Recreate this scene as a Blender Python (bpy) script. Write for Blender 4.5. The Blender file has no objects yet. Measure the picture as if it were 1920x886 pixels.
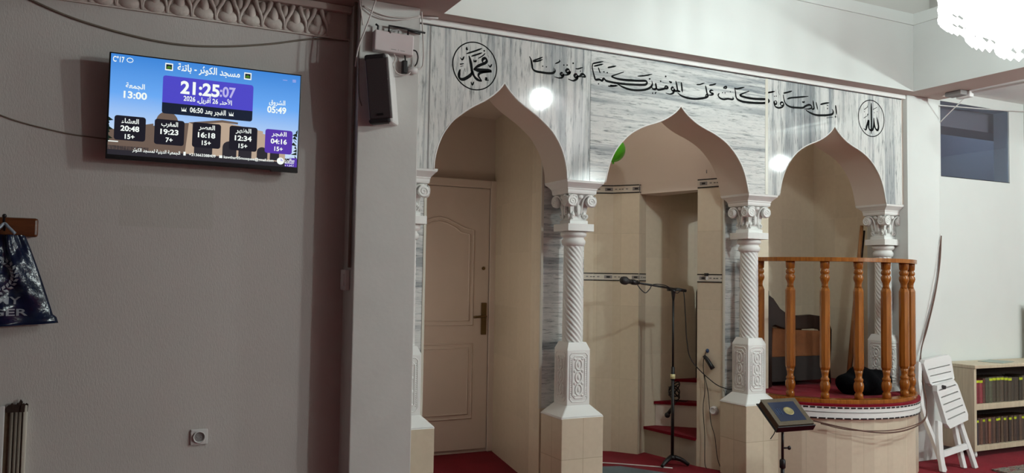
import bpy, bmesh, math, random
from mathutils import Vector, Matrix
PI = math.pi
sc = bpy.context.scene
col = sc.collection
random.seed(7)

# ------------------------------------------------------------------ camera
def look(yaw, pitch, roll):
    yaw, pitch, roll = map(math.radians, (yaw, pitch, roll))
    f = Vector((math.sin(yaw)*math.cos(pitch), math.cos(yaw)*math.cos(pitch), math.sin(pitch)))
    r = Vector((math.cos(yaw), -math.sin(yaw), 0)); u = r.cross(f)
    c, s = math.cos(roll), math.sin(roll)
    r2 = c*r + s*u; u2 = -s*r + c*u
    return Matrix((r2, u2, -f)).transposed().to_4x4()
cd = bpy.data.cameras.new('camera'); cam = bpy.data.objects.new('camera', cd); col.objects.link(cam)
cd.sensor_width = 36; cd.lens = 1550/1920*36; cd.clip_start = 0.02
cam.matrix_world = Matrix.Translation((0, 0, 1.42)) @ look(26.194, 2.833, 0.910)
sc.camera = cam
# ------------------------------------------------------------------ light, exposure
CHANDELIER = Vector((3.72, 2.20, 2.80)); PENDANT = Vector((6.6, 2.4, 2.715))
CH_POWER, PE_POWER, REAR_POWER = 330, 175, 700
w = bpy.data.worlds.new('world'); sc.world = w; w.use_nodes = True
w.node_tree.nodes['Background'].inputs[0].default_value = (0.9, 0.92, 1, 1)
w.node_tree.nodes['Background'].inputs[1].default_value = 0.03
vs = sc.view_settings
vs.view_transform = 'Standard'; vs.look = 'None'; vs.gamma = 1; vs.exposure = 0.0; vs.use_curve_mapping = False

# ------------------------------------------------------------------ materials
def lin(c):
    if isinstance(c, str):
        c = [int(c[i:i+2], 16)/255 for i in (0, 2, 4)]
    return tuple((x/12.92 if x <= .04045 else ((x+.055)/1.055)**2.4) for x in c) + (1,)
class NT:
    def __init__(s, name):
        s.m = bpy.data.materials.new(name); s.m.use_nodes = True
        s.t = s.m.node_tree; s.b = s.t.nodes['Principled BSDF']; s.o = s.t.nodes['Material Output']
    def n(s, typ, **kw):
        x = s.t.nodes.new(typ)
        for k, v in kw.items():
            if k.startswith('i_'):
                k = k[2:]
                x.inputs[int(k) if k.isdigit() else k.replace('_', ' ')].default_value = v
            else: setattr(x, k, v)
        return x
    def l(s, a, b): s.t.links.new(a, b)
    def coords(s, scale=(1, 1, 1), uv=False, loc=(0, 0, 0)):
        c = s.n('ShaderNodeTexCoord'); m = s.n('ShaderNodeMapping'); m.inputs['Scale'].default_value = scale; m.inputs['Location'].default_value = loc
        s.l(c.outputs['UV' if uv else 'Object'], m.inputs[0]); return m.outputs[0]
    def noise(s, scale, detail=3, vec=None, rough=.5, dist=0):
        x = s.n('ShaderNodeTexNoise'); x.inputs['Scale'].default_value = scale; x.inputs['Detail'].default_value = detail
        x.inputs['Roughness'].default_value = rough; x.inputs['Distortion'].default_value = dist
        s.l(vec if vec else s.coords(), x.inputs['Vector']); return x.outputs['Fac']
    def ramp(s, fac, stops):
        x = s.n('ShaderNodeValToRGB'); e = x.color_ramp.elements
        while len(e) < len(stops): e.new(.5)
        for q, (p, c) in zip(e, stops): q.position = p; q.color = lin(c)
        s.l(fac, x.inputs[0]); return x.outputs[0]
    def mix(s, fac, a, b, typ='MIX'):
        x = s.n('ShaderNodeMix', data_type='RGBA', blend_type=typ)
        for v, i in ((fac, 0), (a, 6), (b, 7)):
            if hasattr(v, 'is_linked'): s.l(v, x.inputs[i])
            else: x.inputs[i].default_value = v
        return x.outputs[2]
    def bump(s, h, strength=.2, dist=.01):
        x = s.n('ShaderNodeBump'); x.inputs['Strength'].default_value = strength; x.inputs['Distance'].default_value = dist
        s.l(h, x.inputs['Height']); s.l(x.outputs[0], s.b.inputs['Normal'])
    def fin(s, color=None, rough=.6, metal=0, spec=.5, emis=None, es=0):
        if color is not None:
            if hasattr(color, 'is_linked'): s.l(color, s.b.inputs['Base Color'])
            else: s.b.inputs['Base Color'].default_value = lin(color)
        s.b.inputs['Roughness'].default_value = rough; s.b.inputs['Metallic'].default_value = metal
        s.b.inputs['Specular IOR Level'].default_value = spec
        if es:
            if hasattr(emis, 'is_linked'): s.l(emis, s.b.inputs['Emission Color'])
            else: s.b.inputs['Emission Color'].default_value = lin(emis)
            s.b.inputs['Emission Strength'].default_value = es
        return s.m
def plain(name, c, rough=.5, metal=0, spec=.5, var=.06, sc_=18, bump=0, emis=None, es=0):
    t = NT(name); f = t.noise(sc_)
    L = lin(c)
    lo = tuple(max(0, x*(1-var*2)) for x in L[:3])+(1,); hi = tuple(min(1, x*(1+var*2)) for x in L[:3])+(1,)
    colr = t.mix(f, lo, hi)
    if bump: t.bump(t.noise(sc_*6), bump, .004)
    return t.fin(colr, rough, metal, spec, emis, es)
def wood(name, a, b, rough=.3, scale=(14, 14, 1.2)):
    t = NT(name); f = t.noise(3, 6, t.coords(scale), .6, 1.2)
    return t.fin(t.ramp(f, [(.3, a), (.7, b)]), rough)
def marble(name, vertical):
    t = NT(name)
    big = t.coords((2.6, 1, .12) if vertical else (.16, 1, 3.2), loc=(1.25, 0, 0) if vertical else (0, 0, .4))
    fine = t.coords((26, 1, 2.6) if vertical else (4, 1, 34))
    f1 = t.noise(2.1, 4, big, .6, .4); f2 = t.noise(2.2, 6, fine, .7, .3)
    c1 = t.ramp(f1, [(.33, '999d9f'), (.41, 'b0b4b6'), (.47, 'd9dad8'), (.58, 'e6e6e3'), (.64, 'c3c6c7'), (.74, 'a0a5a8')])
    c2 = t.ramp(f2, [(.33, '545c62'), (.41, 'cdd1d1'), (.50, 'ffffff'), (.62, 'f4f5f3'), (.72, 'aab1b4')])
    x = t.mix(.75, c1, c2, 'MULTIPLY')
    vein = t.noise(1.3, 2, t.coords((3.4, 1, .06) if vertical else (.10, 1, 4.5)), .4, .2)
    vm = t.n('ShaderNodeValToRGB'); e = vm.color_ramp.elements
    e[0].position = .485; e[0].color = (0, 0, 0, 1); e[1].position = .5; e[1].color = (1, 1, 1, 1)
    k = e.new(.515); k.color = (0, 0, 0, 1)
    t.l(vein, vm.inputs[0])
    m2 = t.n('ShaderNodeMath', operation='MULTIPLY', i_1=.45); t.l(vm.outputs[0], m2.inputs[0])
    x = t.mix(m2.outputs[0], x, lin('6d7883'))
    return t.fin(x, .06, 0, .45)
def tile(name, c, grout, tw, th, rough=.22, gw=.004, var=.05):
    t = NT(name); v = t.coords(uv=True)
    br = t.n('ShaderNodeTexBrick', offset=0, squash=1)
    br.inputs['Scale'].default_value = 1; br.inputs['Brick Width'].default_value = tw; br.inputs['Row Height'].default_value = th
    br.inputs['Mortar Size'].default_value = gw; br.inputs['Mortar Smooth'].default_value = .3; br.inputs['Bias'].default_value = 0
    L = lin(c)
    br.inputs['Color1'].default_value = tuple(min(1, x*(1+var)) for x in L[:3])+(1,)
    br.inputs['Color2'].default_value = tuple(x*(1-var) for x in L[:3])+(1,)
    br.inputs['Mortar'].default_value = lin(grout)
    t.l(v, br.inputs['Vector'])
    x = t.mix(.12, br.outputs['Color'], t.ramp(t.noise(30, 4), [(.3, 'b8a88e'), (.7, 'e4d8c0')]))
    return t.fin(x, rough)
def carpet(name, c1, c2, sheen=.06):
    t = NT(name); f = t.noise(160, 3); t.bump(f, .6, .006)
    g = t.noise(3, 3)
    x = t.mix(f, lin(c1), lin(c2))
    x = t.mix(.35, x, t.ramp(g, [(.3, c1), (.7, c2)]))
    t.b.inputs['Sheen Weight'].default_value = sheen
    return t.fin(x, .95, 0, .1)
M = {}
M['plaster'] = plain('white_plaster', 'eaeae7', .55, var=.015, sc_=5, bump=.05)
M['wallwhite'] = plain('white_wall_paint', 'dadcd9', .6, var=.015, sc_=5, bump=.05)
def wallpaint():
    t = NT('grey_wall_paint')
    weave = t.noise(150, 2, t.coords((1, 1, .35)), .7); t.bump(weave, .3, .004)
    x = t.mix(t.noise(3.5, 5), lin('c6c2be'), lin('d0ccc8')); x = t.mix(weave, x, t.mix(.5, x, lin('c4bbb6')))
    # paler square left on the wall by a removed notice
    s = t.n('ShaderNodeSeparateXYZ'); t.l(t.coords(), s.inputs[0])
    f = None
    for out, c, hw in ((s.outputs[0], .283, .225), (s.outputs[2], 1.755, .105)):
        q = t.n('ShaderNodeMath', operation='COMPARE', i_1=c, i_2=hw); t.l(out, q.inputs[0])
        if f is None: f = q.outputs[0]
        else:
            k = t.n('ShaderNodeMath', operation='MULTIPLY'); t.l(f, k.inputs[0]); t.l(q.outputs[0], k.inputs[1]); f = k.outputs[0]
    k = t.n('ShaderNodeMath', operation='MULTIPLY', i_1=.5); t.l(f, k.inputs[0])
    return t.fin(t.mix(k.outputs[0], x, lin('bdbab3')), .75)
M['paint'] = wallpaint()
M['pillar'] = plain('pillar_paint', 'cccac6', .7, var=.03, sc_=5, bump=.2)
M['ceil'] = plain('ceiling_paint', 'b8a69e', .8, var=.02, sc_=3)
M['cornice'] = plain('cornice_plaster', 'd2c8c0', .8, var=.04, sc_=10, bump=.4)
M['marv'] = marble('marble_upright_grain', True)
M['marh'] = marble('marble_level_grain', False)
M['tile'] = tile('beige_tile', 'dccfb9', 'd0c3ab', .20, .60, gw=.0025)
M['tilew'] = tile('beige_wall_tile', 'e8dcc6', 'ebdfcb', .25, .40, gw=.003)
M['tilep'] = tile('plinth_tile', 'd6c9b2', 'bcae95', .215, .27, gw=.003)
M['niche'] = plain('niche_plaster', 'ddd0c4', .6, var=.02, sc_=4)
M['trim'] = plain('cream_trim', 'd6d2c4', .35, var=.02)
M['border'] = plain('border_tile_white', 'd8d2c6', .25, var=.03)
M['black'] = plain('black_plastic', '141316', .4, var=.1)
M['dgrey'] = plain('dark_grey_plastic', '2a2628', .6, var=.1)
M['grille'] = plain('speaker_grille', '453c3d', .75, var=.2, sc_=200)
M['white'] = plain('white_plastic', 'dcdad8', .35, var=.02)
M['pinkwhite'] = plain('router_plastic', 'd5c8c8', .4, var=.02)
M['grey'] = plain('grey_plastic', '8b8887', .5, var=.03)
M['ink'] = plain('black_paint', '05070a', .7, spec=.15, var=.2)
M['door'] = plain('door_paint', 'e6d9ce', .45, var=.02, sc_=6)
M['brass'] = plain('aged_brass', '7c6848', .35, .9, var=.1)
M['red'] = carpet('red_carpet', '5c0917', '961428')
M['redfloor'] = M['red']
M['greyrug'] = carpet('blue_grey_rug', '3d474c', '79868b')
M['wood'] = wood('orange_turned_wood', '7f4516', 'ac6a28', .2)
M['rackwood'] = wood('brown_rack_wood', '4d2711', '74401f', .35, (2, 14, 14))
M['dwood'] = wood('dark_brown_wood', '150b09', '29170f', .25)
M['shelfwood'] = wood('beige_laminate', 'b9a88f', 'd2c3aa', .5, (8, 8, 1))
M['stick'] = wood('light_wooden_stick', '8a5a34', 'b8814f', .4)
M['cushion'] = plain('orange_brown_cloth', '6e3d17', .85, var=.12, sc_=30, bump=.3)
M['dcloth'] = plain('dark_brown_cloth', '241a17', .9, var=.15)
M['fur'] = carpet('black_fur', '040406', '0e0e12', 0)
M['nav'] = plain('navy_plastic_film', '101d38', .16, var=.25, sc_=9, bump=.5)
M['print'] = plain('pale_print', '8d939c', .4, var=.1)
M['strap'] = plain('pale_strap', '98a5b2', .3, var=.05)
M['cable_w'] = plain('white_cable', 'cfc6c2', .5)
M['cable_b'] = plain('black_cable', '1a1718', .5)
M['cable_br'] = plain('brown_cable', '5c3c30', .5)
M['cable_g'] = plain('beige_cable', '7d7266', .6)
M['resin'] = plain('white_resin', 'dedcdb', .4, var=.01)
M['gold'] = plain('gold_foil', '9d9064', .45, .3, var=.15, sc_=80)
M['bookblue'] = plain('navy_book_cover', '10203f', .4, var=.1)
M['bookborder'] = plain('tan_book_border', '574b3a', .5, var=.25, sc_=120)
M['pages'] = plain('page_edges', '5a4433', .8, var=.2, sc_=60)
M['lime'] = plain('yellow_green_label', 'b9c81e', .5, var=.08)
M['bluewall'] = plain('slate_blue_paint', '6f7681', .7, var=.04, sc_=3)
M['green'] = plain('green_rubber', '59d02c', .25, var=.03)
M['metal'] = plain('dark_steel', '3b3a3c', .35, .8, var=.08)
M['brownbox'] = plain('brown_boxing', '6a5642', .7, var=.2, sc_=40)
M['torn'] = plain('torn_dark_board', '35231b', .9, var=.4, sc_=60)
M['paper'] = plain('grey_green_paper', '9fa9a0', .7, var=.04)
M['blue'] = plain('blue_plastic', '28466f', .4)
M['yellow'] = plain('cream_label', 'd9cf9a', .5)

# ------------------------------------------------------------------ mesh helpers
def wmat(o):
    m = Matrix.LocRotScale(o.location, o.rotation_euler, o.scale)
    return wmat(o.parent) @ m if o.parent else m
def tag(o, label=None, cat=None, group=None, kind=None):
    if label: o['label'] = label
    if cat: o['category'] = cat
    if group: o['group'] = group
    if kind: o['kind'] = kind
    return o
def empty(name, loc, label=None, cat=None, group=None, kind=None, rot=(0, 0, 0)):
    o = bpy.data.objects.new(name, None); col.objects.link(o); o.location = loc; o.rotation_euler = rot
    o.empty_display_size = .05
    return tag(o, label, cat, group, kind)
def smoothpts(pts, n=6):
    P = [Vector(p) for p in pts]
    if len(P) < 3: return P
    out = []
    for i in range(len(P)-1):
        p0 = P[i-1] if i else P[0]*2-P[1]; p1 = P[i]; p2 = P[i+1]; p3 = P[i+2] if i+2 < len(P) else P[i+1]*2-P[i]
        for k in range(n):
            t = k/n
            out.append(.5*((2*p1)+(p2-p0)*t+(2*p0-5*p1+4*p2-p3)*t*t+(3*p1-p0-3*p2+p3)*t**3))
    out.append(P[-1]); return out
class MB:
    def __init__(s):
        s.b = bmesh.new(); s.uv = s.b.loops.layers.uv.new('UVMap')
    def face(s, pts, mat=0, uv=None, smooth=False):
        vs_ = [s.b.verts.new(p) for p in pts]
        f = s.b.faces.new(vs_); f.material_index = mat; f.smooth = smooth
        if uv:
            for l, q in zip(f.loops, uv): l[s.uv].uv = q
        return f
    def box(s, x0, x1, y0, y1, z0, z1, mat=0, mx=None, bev=0):
        if x1 < x0: x0, x1 = x1, x0
        if y1 < y0: y0, y1 = y1, y0
        if z1 < z0: z0, z1 = z1, z0
        P = [(x0,y0,z0),(x1,y0,z0),(x1,y1,z0),(x0,y1,z0),(x0,y0,z1),(x1,y0,z1),(x1,y1,z1),(x0,y1,z1)]
        vv = [s.b.verts.new(mx @ Vector(p) if mx else p) for p in P]
        ff = []
        for q, ax in (((0,3,2,1), 2), ((4,5,6,7), 2), ((0,1,5,4), 1), ((2,3,7,6), 1), ((1,2,6,5), 0), ((3,0,4,7), 0)):
            f = s.b.faces.new([vv[i] for i in q]); f.material_index = mat; ff.append(f)
            for l, i in zip(f.loops, q):
                p = P[i]; l[s.uv].uv = (p[1], p[2]) if ax == 0 else ((p[0], p[2]) if ax == 1 else (p[0], p[1]))
        if bev:
            ed = list({e for f in ff for e in f.edges})
            bmesh.ops.bevel(s.b, geom=ed, offset=bev, segments=2, affect='EDGES', profile=.5, clamp_overlap=True, material=-1)
        return s
    def prism(s, poly, d0, d1, mat=0, fn=None):
        """poly: 2D points; fn(u, v, d) -> 3D; closed solid between depths d0 and d1"""
        fn = fn or (lambda u, v, d: (u, d, v))
        a = [s.b.verts.new(fn(u, v, d0)) for u, v in poly]; b = [s.b.verts.new(fn(u, v, d1)) for u, v in poly]
        n = len(poly); fs = []
        f = s.b.faces.new(a); g = s.b.faces.new(b[::-1]); fs += [f, g]
        for i in range(n):
            j = (i+1) % n
            h = s.b.faces.new([a[j], a[i], b[i], b[j]]); fs.append(h)
        for h in fs: h.material_index = mat
        for h, pts in ((f, poly), (g, poly[::-1])):
            for l, q in zip(h.loops, pts): l[s.uv].uv = q
        bmesh.ops.recalc_face_normals(s.b, faces=fs)
        bmesh.ops.triangulate(s.b, faces=[f, g], ngon_method='EAR_CLIP')
        return s
    def tube(s, pts, r, seg=8, mat=0, sm=4, closed=False):
        P = smoothpts(pts, sm) if sm else [Vector(p) for p in pts]
        if closed: P = P[:-1] if (P[0]-P[-1]).length < 1e-6 else P
        n = len(P); rings = []; up = None
        for i, p in enumerate(P):
            if closed: d = P[(i+1) % n]-P[i-1]
            else: d = P[min(i+1, n-1)]-P[max(i-1, 0)]
            if d.length < 1e-9: d = Vector((0, 0, 1))
            d.normalize()
            if up is None:
                up = d.orthogonal().normalized()
            else:
                up = up-d*up.dot(d)
                up = up.normalized() if up.length > 1e-6 else d.orthogonal().normalized()
            q = d.cross(up); rr = r(i/(n-1)) if callable(r) else r
            rings.append([s.b.verts.new(p+(up*math.cos(2*PI*k/seg)+q*math.sin(2*PI*k/seg))*rr) for k in range(seg)])
        for i in range(n if closed else n-1):
            a, b = rings[i], rings[(i+1) % n]
            for k in range(seg):
                f = s.b.faces.new([a[k], a[(k+1) % seg], b[(k+1) % seg], b[k]]); f.material_index = mat; f.smooth = seg > 4
        if not closed:
            for rg in (rings[0][::-1], rings[-1]):
                f = s.b.faces.new(rg); f.material_index = mat
        return s
    def lathe(s, prof, c=(0, 0, 0), seg=24, mat=0, rf=None, smooth=True, mx=None, cap=True):
        c = Vector(c); rings = []
        for r, z in prof:
            rg = []
            for k in range(seg):
                a = 2*PI*k/seg; rr = rf(r, z, a) if rf else r
                p = c+Vector((rr*math.cos(a), rr*math.sin(a), z))
                rg.append(s.b.verts.new(mx @ p if mx else p))
            rings.append(rg)
        for a, b in zip(rings, rings[1:]):
            for k in range(seg):
                f = s.b.faces.new([a[k], a[(k+1) % seg], b[(k+1) % seg], b[k]]); f.material_index = mat; f.smooth = smooth
        if cap:
            for rg in (rings[0][::-1], rings[-1]):
                f = s.b.faces.new(rg); f.material_index = mat
        return s
    def ball(s, c, rx, ry=None, rz=None, mat=0, u=14, v=9, mx=None, fn=None):
        ry = ry or rx; rz = rz or rx
        m = Matrix.Translation(c) @ (mx if mx else Matrix()) @ Matrix.Diagonal((rx, ry, rz, 1))
        r = bmesh.ops.create_uvsphere(s.b, u_segments=u, v_segments=v, radius=1, matrix=m)
        for vt in r['verts']:
            if fn: vt.co = fn(vt.co)
            for f in vt.link_faces: f.material_index = mat; f.smooth = True
        return s
    def wall(s, pts, z0, z1, mat=0, flip=False, smooth=False):
        """single-sided run of upright quads through plan points, UV in metres"""
        u = 0
        for a, b in zip(pts, pts[1:]):
            L = math.dist(a, b)
            q = [(a[0], a[1], z0), (b[0], b[1], z0), (b[0], b[1], z1), (a[0], a[1], z1)]
            uv = [(u, z0), (u+L, z0), (u+L, z1), (u, z1)]
            if flip: q.reverse(); uv.reverse()
            s.face(q, mat, uv, smooth); u += L
        return s
    def build(s, name, mats, parent=None, label=None, cat=None, group=None, kind=None, bevel=0, recal=True, weld=False, solid=0):
        if weld: bmesh.ops.remove_doubles(s.b, verts=s.b.verts, dist=1e-5)
        if recal: bmesh.ops.recalc_face_normals(s.b, faces=s.b.faces)
        me = bpy.data.meshes.new(name); s.b.to_mesh(me); s.b.free()
        for m in (mats if isinstance(mats, (list, tuple)) else [mats]): me.materials.append(m)
        o = bpy.data.objects.new(name, me); col.objects.link(o)
        if parent:
            me.transform(wmat(parent).inverted()); o.parent = parent
        elif kind != 'structure':
            xs = [v.co for v in me.vertices]
            c = Vector(((min(v.x for v in xs)+max(v.x for v in xs))/2, (min(v.y for v in xs)+max(v.y for v in xs))/2, min(v.z for v in xs)))
            me.transform(Matrix.Translation(-c)); o.location = c
        if bevel:
            b = o.modifiers.new('bevel', 'BEVEL'); b.width = bevel; b.segments = 2; b.limit_method = 'ANGLE'; b.angle_limit = math.radians(50)
        if solid:
            b = o.modifiers.new('thickness', 'SOLIDIFY'); b.thickness = solid; b.offset = 0
        return tag(o, label, cat, group, kind)
def copy_tree(o, parent=None, label=None, group=None):
    c = o.copy(); col.objects.link(c)
    if parent: c.parent = parent
    for ch in list(o.children): copy_tree(ch, c)
    if label: c['label'] = label
    if group: c['group'] = group
    return c
ST = dict(kind='structure')

# ================================================================== THE SETTING
m = MB(); m.face([(-4, -4.5, 0), (10, -4.5, 0), (10, 7.5, 0), (-4, 7.5, 0)], 0, [(0, 0), (14, 0), (14, 12), (0, 12)])
m.build('floor', M['redfloor'], **ST)
# hall wall that carries the television, and the other hall walls
MB().box(-4, 1.225, 4.645, 4.85, 0, 2.96).build('wall_left', M['paint'], **ST)
MB().box(-4.2, -4, -4.5, 4.85, 0, 2.96).build('wall_side', M['paint'], **ST)
MB().box(-4.2, 10.2, -4.7, -4.5, 0, 6.1).build('wall_rear', M['paint'], **ST)
MB().box(10, 10.2, -4.5, 7.6, 0, 6.1).build('wall_far_side', M['paint'], **ST)
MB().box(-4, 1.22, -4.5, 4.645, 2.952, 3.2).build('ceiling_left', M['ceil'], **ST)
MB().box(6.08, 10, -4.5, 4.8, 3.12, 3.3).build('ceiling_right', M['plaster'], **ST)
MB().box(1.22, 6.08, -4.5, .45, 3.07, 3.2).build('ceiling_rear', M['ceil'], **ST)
# beams round the open well, with parapet ledges
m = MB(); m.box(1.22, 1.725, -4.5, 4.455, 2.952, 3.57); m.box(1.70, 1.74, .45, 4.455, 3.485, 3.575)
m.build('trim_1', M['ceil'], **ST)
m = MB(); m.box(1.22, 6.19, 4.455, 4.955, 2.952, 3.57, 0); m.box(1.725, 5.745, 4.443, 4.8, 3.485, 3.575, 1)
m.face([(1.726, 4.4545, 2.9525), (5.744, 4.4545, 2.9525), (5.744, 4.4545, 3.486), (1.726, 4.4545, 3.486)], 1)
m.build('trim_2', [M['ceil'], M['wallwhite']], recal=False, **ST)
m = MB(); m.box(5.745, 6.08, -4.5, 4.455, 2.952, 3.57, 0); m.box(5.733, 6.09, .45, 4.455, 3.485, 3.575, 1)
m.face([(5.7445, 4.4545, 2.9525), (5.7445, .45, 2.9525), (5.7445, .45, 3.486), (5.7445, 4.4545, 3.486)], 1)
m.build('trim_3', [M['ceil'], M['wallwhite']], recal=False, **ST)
# upper floor seen over the parapet
MB().box(.5, 8, 6.0, 6.2, 3.57, 6.1).build('wall_upper_back', M['paint'], **ST)
MB().box(8, 8.2, -4.5, 6.2, 3.57, 6.1).build('wall_upper_right', M['paint'], **ST)
MB().box(-4.2, 10.2, -4.7, 7.6, 6.1, 6.2).build('ceiling_upper', M['plaster'], **ST)
m = MB()
for z in (3.9, 4.3): m.box(7.05, 7.1, 4.0, 5.4, z, z+.06)
for y in (4.0, 4.35, 4.75, 5.1): m.box(7.05, 7.1, y, y+.07, 3.571, 4.4)
m.build('gallery_railing', M['metal'], label='dark grey railing of the upper gallery above the parapet corner', cat='railing')

# the pillar left of the arcade
MB().box(1.22, 1.572, 4.43, 5.05, 0, 2.952, bev=.006).build('wall_pillar', M['pillar'], **ST)

# ---- arcade wall
P1 = [(0,0),(.034,.042),(.073,.080),(.127,.120),(.182,.152),(.239,.187),(.294,.228),(.343,.270),(.383,.322),(.411,.369),(.431,.418),(.447,.473),(.455,.52),(.458,.572)]
P2 = [(0,0),(.036,.039),(.079,.073),(.134,.107),(.200,.136),(.268,.160),(.334,.190),(.392,.225),(.442,.268),(.488,.319),(.528,.380),(.556,.445),(.574,.510),(.588,.571)]
AZ, SZ = 2.626, 2.055
ARCHES = [(2.192, P1, 1.0), (3.552, P2, 1.045), (5.026, P2, .968)]
def arch_pts(k):
    cx, p, s = ARCHES[k]
    pp = smoothpts([(a*s, b, 0) for a, b in p], 3)
    L = [(cx-v.x, AZ-v.y) for v in pp][::-1]; R = [(cx+v.x, AZ-v.y) for v in pp]
    return L[:-1]+R
CUT = [arch_pts(k) for k in range(3)]
def panel(x0, x1, z1):
    """outline of the wall between x0 and x1, arches cut out of its lower edge"""
    low = []
    full = [(1.572, SZ)]
    for c in CUT: full += c
    full.append((5.80, SZ))
    for a, b in zip(full, full[1:]):
        for X in (x0, x1):
            if (a[0]-X)*(b[0]-X) < 0:
                t = (X-a[0])/(b[0]-a[0]); low.append((X, a[1]+t*(b[1]-a[1])))
        if x0 <= b[0] <= x1: low.append(b)
    if x0 <= full[0][0]: low = [full[0]]+low
    low.sort(key=lambda p: 0)
    out = []
    for p in low:
        if not out or math.dist(p, out[-1]) > 1e-5: out.append(p)
    if out[0][0] > x0+1e-4: out = [(x0, out[0][1])]+out
    if out[-1][0] < x1-1e-4: out.append((x1, out[-1][1]))
    return out+[(x1, z1), (x0, z1)]
arc = MB().prism(panel(1.572, 5.80, 2.955), 4.60, 4.90).build('wall_arcade', M['niche'], **ST)
FY = 4.592
for x0, x1, mm in ((1.59, 1.690, 'marv'), (1.700, 2.815, 'marv'), (2.818, 4.318, 'marh'), (4.345, 5.772, 'marv')):
    MB().prism(panel(x0, x1, 2.915), FY, 4.601).build('marble_panel', M[mm], arc)
m = MB(); m.box(4.318, 4.345, FY-.002, 4.601, SZ, 2.915, bev=.002)
m.build('joint_strip', M['trim'], arc, label='narrow cream joint strip')
m = MB(); m.box(1.690, 1.70, FY+.001, 4.601, SZ, 2.915)
m.build('joint_strip', M['grey'], arc)
m = MB(); m.box(1.575, 5.80, 4.572, 4.601, 2.918, 2.951, bev=.003); m.build('top_moulding', M['plaster'], arc, label='white moulding')
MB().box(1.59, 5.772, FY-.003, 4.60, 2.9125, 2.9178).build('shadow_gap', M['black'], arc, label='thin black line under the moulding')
for c in CUT:
    m = MB(); m.tube([(x, FY+.003, z) for x, z in c], .0055, 6, 0, 0); m.build('arch_edging', M['plaster'], arc)

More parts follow.
